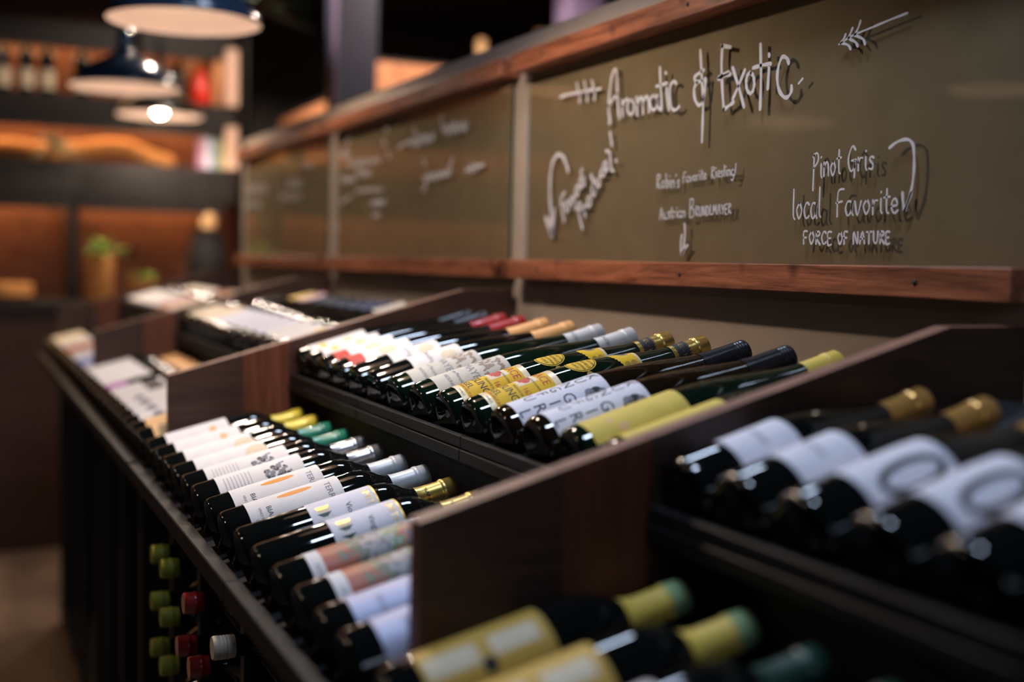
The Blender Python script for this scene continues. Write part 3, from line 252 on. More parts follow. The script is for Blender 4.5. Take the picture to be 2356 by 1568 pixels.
('slanted_words',[(0.006,[(2.0268,1.5529),(2.0292,1.5516),(2.0327,1.5498),(2.0366,1.5476),(2.0401,1.545),(2.0422,1.5421),(2.0429,1.539),(2.0427,1.5355),(2.0418,1.5317),(2.0405,1.5277),(2.0389,1.5234),(2.0367,1.5183),(2.0339,1.5125),(2.0308,1.5067),(2.028,1.5017),(2.0261,1.4982)]),(0.006,[(2.039,1.5254),(2.0279,1.5302)]),(0.006,[(2.0158,1.5373),(2.0163,1.5373),(2.0169,1.5373),(2.0176,1.5373),(2.0183,1.5373),(2.019,1.5371),(2.0196,1.5368),(2.0202,1.5364),(2.0207,1.5359),(2.0212,1.5354),(2.0217,1.5348),(2.0221,1.5342),(2.0225,1.5334),(2.0228,1.5327),(2.0231,1.5318),(2.0233,1.531),(2.0235,1.5301),(2.0236,1.5291),(2.0236,1.5282),(2.0236,1.5272),(2.0236,1.5263),(2.0234,1.5253),(2.0232,1.5244),(2.023,1.5234),(2.0227,1.5225),(2.0224,1.5217),(2.022,1.5209),(2.0216,1.5201),(2.0211,1.5193),(2.0206,1.5187),(2.02,1.5181),(2.0194,1.5176),(2.0188,1.5171),(2.0182,1.5167),(2.0176,1.5164),(2.0169,1.5162),(2.0163,1.5161),(2.0156,1.516),(2.015,1.5161),(2.0144,1.5162),(2.0137,1.5164),(2.0132,1.5167),(2.0126,1.5171),(2.0121,1.5176),(2.0115,1.5181),(2.0111,1.5187),(2.0107,1.5194),(2.0103,1.5201),(2.01,1.5209),(2.0097,1.5217),(2.0095,1.5226),(2.0093,1.5234),(2.0092,1.5244),(2.0092,1.5253),(2.0092,1.5263),(2.0092,1.5272),(2.0094,1.5282),(2.0095,1.5291),(2.0098,1.5301),(2.0101,1.531),(2.0104,1.5318),(2.0108,1.5326),(2.0112,1.5334),(2.0117,1.5341),(2.0122,1.5348),(2.0127,1.5354),(2.0134,1.5359),(2.0141,1.5364),(2.0148,1.5368),(2.0154,1.5371),(2.0158,1.5373)]),(0.006,[(2.0037,1.5406),(1.9985,1.5262)]),(0.006,[(1.9991,1.5384),(1.9983,1.5396),(1.997,1.5415),(1.9956,1.5433),(1.9941,1.5446),(1.9928,1.5447),(1.9916,1.543),(1.9903,1.5399),(1.989,1.5364),(1.988,1.5331),(1.9872,1.5309)]),(0.006,[(1.9783,1.5624),(1.9787,1.5624),(1.9793,1.5624),(1.9799,1.5624),(1.9806,1.5624),(1.9812,1.5622),(1.9817,1.562),(1.9822,1.5616),(1.9827,1.5612),(1.9832,1.5607),(1.9836,1.5602),(1.984,1.5596),(1.9843,1.559),(1.9846,1.5582),(1.9849,1.5575),(1.9851,1.5567),(1.9852,1.5559),(1.9853,1.5551),(1.9854,1.5542),(1.9854,1.5533),(1.9853,1.5525),(1.9852,1.5516),(1.985,1.5507),(1.9848,1.5499),(1.9846,1.549),(1.9843,1.5483),(1.9839,1.5475),(1.9835,1.5468),(1.9831,1.5461),(1.9826,1.5455),(1.9821,1.545),(1.9816,1.5445),(1.981,1.5441),(1.9805,1.5437),(1.9799,1.5434),(1.9793,1.5432),(1.9787,1.5431),(1.9781,1.5431),(1.9775,1.5431),(1.977,1.5432),(1.9764,1.5434),(1.9759,1.5437),(1.9754,1.544),(1.9749,1.5444),(1.9744,1.5449),(1.974,1.5455),(1.9736,1.546),(1.9733,1.5467),(1.973,1.5474),(1.9727,1.5482),(1.9725,1.5489),(1.9724,1.5497),(1.9723,1.5506),(1.9722,1.5514),(1.9723,1.5523),(1.9723,1.5532),(1.9724,1.554),(1.9726,1.5549),(1.9728,1.5558),(1.9731,1.5566),(1.9734,1.5574),(1.9737,1.5581),(1.9741,1.5588),(1.9745,1.5595),(1.975,1.5601),(1.9755,1.5606),(1.9761,1.5611),(1.9767,1.5615),(1.9773,1.5619),(1.9779,1.5622),(1.9783,1.5624)]),(0.006,[(1.9709,1.5666),(1.9702,1.5651),(1.9693,1.563),(1.9683,1.5606),(1.9671,1.5586),(1.966,1.5573),(1.9648,1.5568),(1.9634,1.5568),(1.9621,1.5572),(1.9609,1.558),(1.9601,1.559),(1.9598,1.5606),(1.9599,1.5629),(1.9602,1.5654),(1.9605,1.5676),(1.9606,1.5691)]),(0.006,[(1.9602,1.5921),(1.9612,1.5909),(1.9629,1.5893),(1.9645,1.5874),(1.9657,1.5854),(1.9657,1.5834),(1.9642,1.5813),(1.9616,1.5792),(1.9584,1.577),(1.9554,1.5748),(1.9531,1.5727),(1.9515,1.5705),(1.9501,1.5681),(1.9492,1.5659),(1.9488,1.5639),(1.9492,1.5625),(1.9509,1.5616),(1.9537,1.5612),(1.9569,1.5611),(1.9599,1.5611),(1.9619,1.5611)]),(0.006,[(1.9704,1.5736),(1.9491,1.5764)]),(0.006,[(1.9767,1.5305),(1.9754,1.5273),(1.9737,1.5228),(1.9715,1.5175),(1.9692,1.5121),(1.9668,1.507),(1.964,1.5018),(1.9607,1.4962),(1.9574,1.4908),(1.9546,1.4862),(1.9526,1.4829)]),(0.006,[(1.984,1.5196),(1.9824,1.5212),(1.9801,1.5237),(1.9774,1.5264),(1.9747,1.5288),(1.9724,1.5303),(1.9702,1.531),(1.9679,1.5311),(1.9659,1.5307),(1.9641,1.53),(1.9628,1.529),(1.9619,1.5275),(1.9614,1.5254),(1.9613,1.5231),(1.9615,1.5208),(1.9622,1.5189),(1.9637,1.5174),(1.966,1.516),(1.9685,1.5148),(1.9708,1.5139),(1.9723,1.5132)]),(0.006,[(1.9539,1.5227),(1.9431,1.5053)]),(0.006,[(1.9501,1.5165),(1.9496,1.5177),(1.949,1.5194),(1.9483,1.5213),(1.9473,1.5231),(1.9463,1.5244),(1.9449,1.5252),(1.9432,1.5256),(1.9414,1.5259),(1.9398,1.526),(1.9387,1.5262)]),(0.006,[(1.9301,1.5412),(1.9305,1.5412),(1.9311,1.5413),(1.9318,1.5413),(1.9324,1.5412),(1.9331,1.5411),(1.9336,1.5408),(1.9341,1.5405),(1.9347,1.54),(1.9351,1.5396),(1.9356,1.5391),(1.9359,1.5385),(1.9363,1.5378),(1.9366,1.5371),(1.9369,1.5364),(1.9371,1.5356),(1.9372,1.5348),(1.9373,1.534),(1.9374,1.5331),(1.9374,1.5323),(1.9373,1.5314),(1.9372,1.5306),(1.937,1.5297),(1.9368,1.5289),(1.9365,1.5281),(1.9362,1.5273),(1.9359,1.5266),(1.9355,1.5259),(1.935,1.5252),(1.9345,1.5246),(1.934,1.5241),(1.9335,1.5237),(1.9329,1.5232),(1.9324,1.5229),(1.9318,1.5226),(1.9312,1.5224),(1.9306,1.5223),(1.93,1.5223),(1.9294,1.5223),(1.9288,1.5224),(1.9282,1.5226),(1.9277,1.5229),(1.9271,1.5232),(1.9266,1.5236),(1.9261,1.5241),(1.9257,1.5246),(1.9253,1.5252),(1.925,1.5259),(1.9247,1.5266),(1.9244,1.5273),(1.9242,1.5281),(1.9241,1.5289),(1.924,1.5297),(1.9239,1.5305),(1.9239,1.5314),(1.924,1.5322),(1.9241,1.5331),(1.9243,1.5339),(1.9245,1.5348),(1.9247,1.5356),(1.925,1.5363),(1.9254,1.537),(1.9258,1.5377),(1.9263,1.5384),(1.9267,1.539),(1.9272,1.5395),(1.9278,1.54),(1.9285,1.5404),(1.9291,1.5407),(1.9297,1.541),(1.9301,1.5412)]),(0.006,[(1.9145,1.5599),(1.9149,1.5599),(1.9154,1.5599),(1.9161,1.5599),(1.9168,1.5599),(1.9174,1.5598),(1.9179,1.5595),(1.9185,1.5592),(1.919,1.5588),(1.9194,1.5584),(1.9199,1.5579),(1.9202,1.5573),(1.9206,1.5567),(1.9209,1.5561),(1.9212,1.5554),(1.9214,1.5546),(1.9215,1.5539),(1.9216,1.5531),(1.9217,1.5523),(1.9217,1.5515),(1.9216,1.5507),(1.9215,1.5499),(1.9213,1.549),(1.9211,1.5482),(1.9209,1.5475),(1.9205,1.5467),(1.9202,1.546),(1.9198,1.5454),(1.9194,1.5447),(1.9189,1.5442),(1.9184,1.5437),(1.9179,1.5432),(1.9173,1.5428),(1.9167,1.5425),(1.9161,1.5422),(1.9156,1.542),(1.915,1.5419),(1.9144,1.5419),(1.9138,1.5419),(1.9132,1.542),(1.9126,1.5422),(1.9121,1.5424),(1.9116,1.5428),(1.9111,1.5431),(1.9106,1.5436),(1.9102,1.5441),(1.9098,1.5446),(1.9095,1.5452),(1.9091,1.5459),(1.9089,1.5466),(1.9087,1.5473),(1.9085,1.5481),(1.9084,1.5489),(1.9084,1.5497),(1.9084,1.5505),(1.9084,1.5513),(1.9086,1.5521),(1.9087,1.5529),(1.9089,1.5537),(1.9092,1.5545),(1.9095,1.5552),(1.9098,1.5559),(1.9102,1.5565),(1.9107,1.5572),(1.9112,1.5577),(1.9116,1.5583),(1.9122,1.5587),(1.9129,1.5591),(1.9135,1.5594),(1.9141,1.5597),(1.9145,1.5599)]),(0.006,[(1.9261,1.5801),(1.9246,1.5777),(1.9224,1.5743),(1.9198,1.5703),(1.9172,1.5663),(1.9148,1.5628),(1.9126,1.5594),(1.9103,1.556),(1.9081,1.5528),(1.9063,1.5501),(1.905,1.5482)]),(0.006,[(1.9091,1.5703),(1.9078,1.5684),(1.9061,1.5657),(1.9041,1.5626),(1.9021,1.5599),(1.9002,1.5581),(1.8984,1.5574),(1.8964,1.5572),(1.8945,1.5575),(1.893,1.5584),(1.8921,1.5597),(1.8921,1.5619),(1.8926,1.565),(1.8935,1.5684),(1.8944,1.5714),(1.8949,1.5735)]),(0.006,[(1.8815,1.5863),(1.8827,1.5862),(1.8845,1.5862),(1.8865,1.5861),(1.8883,1.5857),(1.8895,1.5849),(1.8901,1.5833),(1.8905,1.581),(1.8905,1.5786),(1.89,1.5765),(1.8889,1.5751),(1.8869,1.5747),(1.8839,1.5749),(1.8807,1.5754),(1.8777,1.576),(1.8757,1.5763)]),(0.006,[(1.8815,1.5873),(1.8795,1.5876),(1.8764,1.588),(1.873,1.5885),(1.8702,1.5893),(1.8685,1.5903),(1.8685,1.592),(1.8694,1.5943),(1.8709,1.5966),(1.8727,1.5985),(1.8742,1.5994),(1.8758,1.5992),(1.8778,1.5982),(1.8797,1.5967),(1.8812,1.5949),(1.8819,1.5931),(1.8816,1.591),(1.8805,1.5883),(1.879,1.5856),(1.8772,1.5834),(1.8753,1.5821),(1.8729,1.582),(1.8701,1.5828),(1.8671,1.5841),(1.8646,1.5854),(1.8628,1.5861)]),(0.006,[(1.8724,1.6182),(1.8705,1.6177),(1.8676,1.6172),(1.8644,1.6165),(1.8614,1.6154),(1.8592,1.6137),(1.8578,1.6113),(1.8571,1.6083),(1.8566,1.6049),(1.8562,1.6014),(1.8556,1.5982),(1.8547,1.5948),(1.8539,1.5912),(1.853,1.5877),(1.852,1.5847),(1.8508,1.5825),(1.8493,1.5815),(1.8475,1.5813),(1.8457,1.5815),(1.8441,1.5819),(1.843,1.5821)]),(0.006,[(1.8599,1.6492),(1.8595,1.6477),(1.8589,1.6457),(1.8582,1.6434),(1.8574,1.6409),(1.8566,1.6384),(1.8556,1.6357),(1.8545,1.6328),(1.8533,1.6299),(1.8523,1.6273),(1.8516,1.6256)]),(0.006,[(1.837,1.5998),(1.8345,1.5964)]),(0.006,[(1.8648,1.6669),(1.8631,1.6642)])]),
('small_arrow',[(0.0045,[(1.6132,1.4857),(1.6129,1.4836),(1.6124,1.4807),(1.6119,1.4773),(1.6115,1.4736),(1.6113,1.4702),(1.6115,1.4668),(1.6118,1.4633),(1.6122,1.4597),(1.6128,1.4562),(1.6135,1.4529),(1.6145,1.4495),(1.6158,1.4461),(1.6171,1.4429),(1.6183,1.4401),(1.6191,1.4382)]),(0.0045,[(1.6198,1.4685),(1.6202,1.467),(1.6208,1.4648),(1.6215,1.4622),(1.6221,1.4594),(1.6223,1.4564),(1.6223,1.453),(1.6219,1.449),(1.6214,1.445),(1.621,1.4415),(1.6207,1.439)]),(0.0045,[(1.6025,1.4525),(1.6035,1.4516),(1.6048,1.4505),(1.6065,1.449),(1.6082,1.4475),(1.61,1.446),(1.6118,1.4442),(1.6139,1.4422),(1.616,1.4402),(1.6178,1.4385),(1.619,1.4373)]),(0.0045,[(1.6087,1.4511),(1.6191,1.4382)])]),
('word',[(0.0023,[(1.6983,1.5665),(1.6982,1.545)]),(0.0023,[(1.7,1.5654),(1.6987,1.5658),(1.6968,1.5665),(1.6948,1.567),(1.6932,1.5669),(1.6919,1.5661),(1.6907,1.5647),(1.69,1.563),(1.69,1.5615),(1.6916,1.5602),(1.6942,1.559),(1.6966,1.5576),(1.6976,1.5557),(1.6964,1.5529),(1.6936,1.5493),(1.6907,1.5459),(1.6887,1.5436)]),(0.0023,[(1.6803,1.5564),(1.6813,1.5555),(1.6827,1.5542),(1.6841,1.5527),(1.6847,1.5511),(1.6843,1.5493),(1.6833,1.5471),(1.6821,1.5453),(1.6809,1.5445),(1.6797,1.5451),(1.6782,1.5467),(1.6771,1.5486),(1.6765,1.5503),(1.677,1.552),(1.6782,1.5537),(1.6794,1.5553),(1.6803,1.5564)]),(0.0023,[(1.672,1.5667),(1.6719,1.5442)]),(0.0023,[(1.6719,1.5513),(1.6711,1.5524),(1.67,1.554),(1.6687,1.5554),(1.6676,1.5559),(1.6666,1.5552),(1.6655,1.5536),(1.6648,1.5517),(1.6645,1.55),(1.6649,1.5483),(1.6659,1.5465),(1.6671,1.545),(1.6682,1.5442),(1.6692,1.5442),(1.6703,1.545),(1.6712,1.546),(1.6719,1.5466)]),(0.0023,[(1.66,1.5561),(1.6599,1.5542),(1.6599,1.5515),(1.6598,1.5488),(1.6597,1.5467),(1.6593,1.5456),(1.6589,1.5449),(1.6584,1.5446),(1.6581,1.5443)]),(0.0023,[(1.66,1.5614),(1.6596,1.5619)]),(0.0023,[(1.6548,1.5551),(1.6545,1.5434)]),(0.0023,[(1.6545,1.5516),(1.6536,1.5524),(1.6523,1.5535),(1.651,1.5545),(1.6499,1.555),(1.6491,1.5547),(1.6484,1.5539),(1.6479,1.5528),(1.6474,1.5514),(1.6471,1.5495),(1.6469,1.5471),(1.6469,1.5448),(1.6468,1.5432)]),(0.0023,[(1.6418,1.5644),(1.6424,1.5609)]),(0.0023,[(1.6319,1.5533),(1.6325,1.5536),(1.6335,1.5541),(1.6346,1.5545),(1.6355,1.5546),(1.6362,1.5542),(1.6369,1.5535),(1.6373,1.5526),(1.6373,1.5517),(1.6365,1.5508),(1.6352,1.5497),(1.6339,1.5486),(1.633,1.5476),(1.6328,1.5464),(1.6328,1.5452),(1.6331,1.5442),(1.6336,1.5435),(1.6345,1.5434),(1.6358,1.5436),(1.637,1.544),(1.6378,1.5442)])]),
('word',[(0.002,[(1.6144,1.5662),(1.6157,1.5661),(1.6175,1.5661),(1.6193,1.5657),(1.6206,1.5642),(1.6211,1.561),(1.6213,1.5566),(1.6212,1.5522),(1.6211,1.5492)]),(0.002,[(1.6227,1.5575),(1.616,1.5587)]),(0.002,[(1.6051,1.558),(1.6059,1.5582),(1.6072,1.5586),(1.6085,1.5589),(1.6096,1.5587),(1.6105,1.5579),(1.6114,1.5567),(1.612,1.5554),(1.6122,1.5542),(1.612,1.5529),(1.6113,1.5516),(1.6105,1.5505),(1.6097,1.5499),(1.6088,1.5501),(1.6078,1.5507),(1.6068,1.5516),(1.6061,1.5527),(1.6056,1.5541),(1.6054,1.5558),(1.6052,1.5573),(1.6051,1.5584)]),(0.002,[(1.6051,1.5584),(1.6052,1.5572),(1.6053,1.5553),(1.6054,1.5533),(1.6053,1.5519),(1.6049,1.5511),(1.6044,1.5506),(1.6039,1.5504),(1.6036,1.5502)]),(0.002,[(1.6023,1.5587),(1.6018,1.5568),(1.601,1.5539),(1.6002,1.5513),(1.5993,1.5501),(1.5983,1.5513),(1.5972,1.5541),(1.5962,1.557),(1.5955,1.559)]),(0.002,[(1.5896,1.5599),(1.5903,1.5592),(1.5915,1.5582),(1.5926,1.557),(1.5931,1.5558),(1.5928,1.5545),(1.592,1.553),(1.591,1.5517),(1.5901,1.5512),(1.5891,1.5517),(1.5879,1.5529),(1.587,1.5544),(1.5866,1.5557),(1.5869,1.5569),(1.5878,1.5581),(1.5889,1.5591),(1.5896,1.5599)]),(0.002,[(1.5831,1.5597),(1.5829,1.5511)]),(0.002,[(1.583,1.5563),(1.5826,1.5569),(1.5821,1.5578),(1.5815,1.5587),(1.5809,1.5594),(1.5802,1.5596),(1.5795,1.5596),(1.5788,1.5596),(1.5784,1.5595)]),(0.002,[(1.5748,1.5605),(1.5747,1.5591),(1.5747,1.5571),(1.5747,1.5551),(1.5746,1.5536),(1.5743,1.5528),(1.5739,1.5523),(1.5735,1.5521),(1.5733,1.5519)]),(0.002,[(1.5748,1.5644),(1.5745,1.5648)]),(0.002,[(1.5686,1.5665),(1.5687,1.564),(1.5688,1.5602),(1.5688,1.5564),(1.5686,1.5537),(1.5682,1.5524),(1.5674,1.5521),(1.5667,1.5521),(1.5662,1.5521)]),(0.002,[(1.5714,1.5613),(1.5655,1.562)]),(0.002,[(1.5635,1.5562),(1.5623,1.5563),(1.5605,1.5565),(1.5588,1.5568),(1.5577,1.5573),(1.5576,1.5581),(1.5581,1.5591),(1.5589,1.56),(1.5597,1.5606),(1.5604,1.5608),(1.5612,1.5606),(1.562,1.5602),(1.5626,1.5596),(1.563,1.5588),(1.5634,1.5576),(1.5636,1.5564),(1.5635,1.5553),(1.5631,1.5543),(1.5624,1.5533),(1.5615,1.5525),(1.5606,1.552),(1.5596,1.5522),(1.5585,1.5528),(1.5575,1.5535),(1.5567,1.5539)])]),
('word',[(0.002,[(1.5427,1.5688),(1.5427,1.5524)]),(0.002,[(1.544,1.5679),(1.543,1.5683),(1.5415,1.5689),(1.54,1.5693),(1.5387,1.5693),(1.5377,1.5687),(1.5368,1.5677),(1.5362,1.5665),(1.5362,1.5653),(1.5374,1.5643),(1.5395,1.5633),(1.5414,1.5621),(1.5422,1.5606),(1.5412,1.5585),(1.5391,1.5558),(1.5367,1.5534),(1.5352,1.5516)]),(0.002,[(1.5311,1.5623),(1.531,1.5609),(1.531,1.5588),(1.531,1.5566),(1.5308,1.555),(1.5306,1.5542),(1.5302,1.5537),(1.5298,1.5534),(1.5295,1.5533)]),(0.002,[(1.5311,1.5664),(1.5308,1.5668)]),(0.002,[(1.5269,1.5579),(1.5256,1.558),(1.5238,1.5582),(1.522,1.5584),(1.521,1.5589),(1.5209,1.5597),(1.5214,1.5608),(1.5222,1.5618),(1.5229,1.5625),(1.5237,1.5626),(1.5245,1.5625),(1.5253,1.5621),(1.5259,1.5615),(1.5264,1.5606),(1.5268,1.5594),(1.527,1.5581),(1.5269,1.557),(1.5264,1.5559),(1.5257,1.5548),(1.5248,1.5539),(1.5239,1.5534),(1.5229,1.5535),(1.5218,1.5541),(1.5207,1.5548),(1.52,1.5553)]),(0.002,[(1.5134,1.561),(1.514,1.5613),(1.5148,1.5616),(1.5156,1.5619),(1.5163,1.5619),(1.5169,1.5616),(1.5175,1.561),(1.5178,1.5603),(1.5178,1.5596),(1.5172,1.5589),(1.5161,1.5581),(1.5151,1.5573),(1.5144,1.5565),(1.5141,1.5556),(1.5142,1.5547),(1.5144,1.5539),(1.5148,1.5534),(1.5156,1.5532),(1.5166,1.5533),(1.5176,1.5536),(1.5183,1.5537)]),(0.002,[(1.5098,1.5704),(1.5099,1.5675),(1.51,1.5634),(1.5101,1.5591),(1.51,1.556),(1.5096,1.5545),(1.509,1.5538),(1.5084,1.5536),(1.508,1.5534)]),(0.002,[(1.5048,1.5628),(1.5048,1.5614),(1.5048,1.5594),(1.5047,1.5572),(1.5046,1.5557),(1.5043,1.5548),(1.5039,1.5543),(1.5036,1.5541),(1.5033,1.5539)]),(0.002,[(1.5048,1.5668),(1.5045,1.5673)]),(0.002,[(1.5007,1.5629),(1.5005,1.5539)]),(0.002,[(1.5005,1.5602),(1.4998,1.5608),(1.4988,1.5617),(1.4978,1.5625),(1.4969,1.5629),(1.4963,1.5627),(1.4957,1.5621),(1.4953,1.5613),(1.495,1.5603),(1.4947,1.5588),(1.4946,1.557),(1.4945,1.5552),(1.4945,1.554)]),(0.002,[(1.4852,1.5614),(1.4859,1.5617),(1.487,1.5621),(1.4881,1.5624),(1.489,1.5623),(1.4898,1.5615),(1.4906,1.5603),(1.4912,1.559),(1.4914,1.5578),(1.4911,1.5566),(1.4905,1.5554),(1.4898,1.5544),(1.489,1.5538),(1.4881,1.5539),(1.4872,1.5543),(1.4863,1.5551),(1.4857,1.5561),(1.4853,1.5575),(1.4852,1.5594),(1.4852,1.5611),(1.4852,1.5623)]),(0.002,[(1.4852,1.5623),(1.4852,1.5597),(1.4852,1.5559),(1.4853,1.5519),(1.4856,1.549),(1.4863,1.5475),(1.4872,1.5467),(1.4881,1.5463),(1.489,1.5463),(1.4897,1.5466),(1.4904,1.5474),(1.4909,1.5483),(1.4913,1.5489)]),(0.002,[(1.4808,1.5708),(1.4817,1.5575)]),(0.002,[(1.4822,1.554),(1.4819,1.5544)])]),
('word',[(0.0023,[(1.6875,1.4937),(1.6867,1.498),(1.6855,1.5044),(1.6841,1.5102),(1.6829,1.5127),(1.6816,1.5103),(1.6803,1.5045),(1.6791,1.4982),(1.6782,1.494)]),(0.0023,[(1.6858,1.5011),(1.6794,1.5013)]),(0.0023,[(1.6738,1.5048),(1.6738,1.5032),(1.6738,1.5008),(1.6738,1.4983),(1.6734,1.4965),(1.6728,1.4954),(1.6719,1.4947),(1.6709,1.4944),(1.67,1.4945),(1.6691,1.4951),(1.6683,1.4961),(1.6675,1.4974),(1.6669,1.4988),(1.6667,1.5003),(1.6667,1.5022),(1.6669,1.5039),(1.6669,1.505)]),(0.0023,[(1.6669,1.505),(1.6669,1.5032),(1.6669,1.5004),(1.6668,1.4976),(1.6666,1.4957),(1.6662,1.4948),(1.6657,1.4946),(1.6652,1.4947),(1.6649,1.4947)]),(0.0023,[(1.6573,1.5042),(1.658,1.5045),(1.6589,1.5049),(1.6599,1.5052),(1.6607,1.5052),(1.6614,1.5048),(1.662,1.5041),(1.6624,1.5033),(1.6624,1.5025),(1.6617,1.5017),(1.6605,1.5008),(1.6592,1.4999),(1.6584,1.499),(1.6582,1.498),(1.6582,1.4969),(1.6585,1.496),(1.659,1.4954),(1.6598,1.4952),(1.661,1.4953),(1.6622,1.4956),(1.6629,1.4957)]),(0.0023,[(1.652,1.5123),(1.6521,1.5092),(1.6522,1.5047),(1.6522,1.5001),(1.652,1.4968),(1.6514,1.4953),(1.6506,1.4948),(1.6497,1.4949),(1.6492,1.4948)]),(0.0023,[(1.6551,1.506),(1.6484,1.5067)]),(0.0023,[(1.646,1.5056),(1.6456,1.4953)]),(0.0023,[(1.6457,1.5015),(1.6453,1.5022),(1.6447,1.5033),(1.6441,1.5044),(1.6434,1.5052),(1.6427,1.5054),(1.6419,1.5054),(1.6411,1.5053),(1.6406,1.5052)]),(0.0023,[(1.6365,1.5057),(1.6365,1.5041),(1.6365,1.5017),(1.6364,1.4993),(1.6363,1.4975),(1.636,1.4965),(1.6355,1.496),(1.6351,1.4957),(1.6348,1.4955)]),(0.0023,[(1.6365,1.5103),(1.6362,1.5109)]),(0.0023,[(1.6242,1.5049),(1.6251,1.5052),(1.6265,1.5056),(1.6279,1.5059),(1.6291,1.5058),(1.6301,1.5049),(1.631,1.5035),(1.6316,1.502),(1.6319,1.5006),(1.6316,1.4991),(1.6309,1.4975),(1.63,1.4962),(1.6291,1.4955),(1.6281,1.4957),(1.6271,1.4964),(1.626,1.4975),(1.6253,1.4987),(1.6248,1.5003),(1.6245,1.5022),(1.6243,1.5041),(1.6242,1.5054)]),(0.0023,[(1.6242,1.5054),(1.6243,1.5039),(1.6244,1.5017),(1.6245,1.4994),(1.6244,1.4977),(1.624,1.4968),(1.6235,1.4962),(1.6229,1.496),(1.6225,1.4957)]),(0.0023,[(1.6207,1.5055),(1.6204,1.4953)]),(0.0023,[(1.6204,1.5024),(1.6196,1.5031),(1.6185,1.5042),(1.6173,1.5052),(1.6163,1.5056),(1.6156,1.5054),(1.615,1.5048),(1.6145,1.5038),(1.6141,1.5026),(1.6139,1.501),(1.6137,1.4989),(1.6136,1.4969),(1.6136,1.4955)])]),
('word',[(0.0023,[(1.5994,1.524),(1.5994,1.4944)]),(0.0023,[(1.5994,1.5232),(1.5976,1.5233),(1.5949,1.5234),(1.5923,1.5233),(1.5906,1.5223),(1.5902,1.5202),(1.5904,1.5173),(1.5912,1.5143),(1.5922,1.5121),(1.594,1.511),(1.5965,1.5105),(1.5987,1.5103),(1.5994,1.5099),(1.5978,1.5094),(1.5946,1.5089),(1.5912,1.5082),(1.589,1.5069),(1.5882,1.5046),(1.5881,1.5017),(1.5887,1.4987),(1.5898,1.4966),(1.5918,1.4954),(1.5946,1.4948),(1.5974,1.4946),(1.5994,1.4944)])]),
('word',[(0.002,[(1.5828,1.5119),(1.5825,1.4972)]),(0.002,[(1.5835,1.5112),(1.5827,1.5114),(1.5814,1.5118),(1.5801,1.512),(1.5791,1.5119),(1.5783,1.5113),(1.5776,1.5104),(1.5772,1.5093),(1.5773,1.5083),(1.5784,1.5075),(1.5801,1.5067),(1.5817,1.5058),(1.5823,1.5046),(1.5814,1.5027),(1.5795,1.5003),(1.5774,1.4981),(1.576,1.4966)]),(0.002,[(1.5738,1.5112),(1.5737,1.5089),(1.5736,1.5055),(1.5734,1.5021),(1.573,1.4995),(1.5724,1.498),(1.5717,1.4971),(1.5709,1.4967),(1.5702,1.4966),(1.5694,1.4967),(1.5687,1.4972),(1.568,1.4981),(1.5675,1.4996),(1.5672,1.5022),(1.5671,1.5056),(1.5671,1.509),(1.5671,1.5113)]),(0.002,[(1.5633,1.4968),(1.5635,1.5001),(1.5639,1.505),(1.564,1.5094),(1.5636,1.5114),(1.5624,1.5091),(1.5605,1.5041),(1.5586,1.4992),(1.5573,1.4969),(1.5569,1.4988),(1.5569,1.5033),(1.5571,1.5081),(1.5573,1.5114)]),(0.002,[(1.5533,1.5115),(1.5534,1.5085),(1.5535,1.5041),(1.5535,1.4997),(1.553,1.497),(1.552,1.4964),(1.5505,1.4971),(1.549,1.4985),(1.5479,1.5),(1.5473,1.5016),(1.547,1.5035),(1.547,1.5055),(1.5475,1.5072),(1.5486,1.5086),(1.5504,1.5098),(1.5521,1.5108),(1.5533,1.5115)]),(0.002,[(1.5434,1.5126),(1.5435,1.5097),(1.5436,1.5054),(1.5436,1.5011),(1.5431,1.4982),(1.5421,1.4974),(1.5405,1.4977),(1.539,1.4985),(1.538,1.499)]),(0.002,[(1.5353,1.4981),(1.5353,1.5013),(1.5353,1.506),(1.5351,1.5103),(1.5348,1.5125),(1.5342,1.5112),(1.5333,1.5078),(1.5323,1.5042),(1.5314,1.5025),(1.5306,1.5042),(1.5298,1.5078),(1.529,1.5113),(1.5284,1.5126),(1.5279,1.5104),(1.5275,1.5061),(1.5273,1.5014),(1.5271,1.4983)]),(0.002,[(1.5234,1.4984),(1.5228,1.5017),(1.522,1.5065),(1.5211,1.5108),(1.5203,1.5127),(1.5193,1.5108),(1.5182,1.5065),(1.5173,1.5017),(1.5166,1.4985)]),(0.002,[(1.5222,1.5041),(1.5178,1.5042)]),(0.002,[(1.5137,1.5117),(1.5104,1.5047)]),(0.002,[(1.5069,1.5118),(1.5108,1.4976)]),(0.002,[(1.4989,1.5121),(1.5,1.5123),(1.5015,1.5126),(1.5031,1.5124),(1.5041,1.5113),(1.5045,1.5085),(1.5045,1.5046),(1.5042,1.5006),(1.5036,1.4979),(1.5025,1.4971),(1.501,1.4973),(1.4995,1.4979),(1.4984,1.4983)]),(0.002,[(1.504,1.505),(1.4998,1.5053)]),(0.002,[(1.4955,1.5128),(1.4952,1.4987)]),(0.002,[(1.4962,1.5121),(1.4954,1.5123),(1.4942,1.5127),(1.493,1.5129),(1.4921,1.5128),(1.4914,1.5122),(1.4907,1.5113),(1.4904,1.5103),(1.4905,1.5093),(1.4914,1.5085),(1.493,1.5078),(1.4945,1.5069),(1.495,1.5058),(1.4942,1.5039),(1.4924,1.5017),(1.4905,1.4996),(1.4892,1.4981)])]),
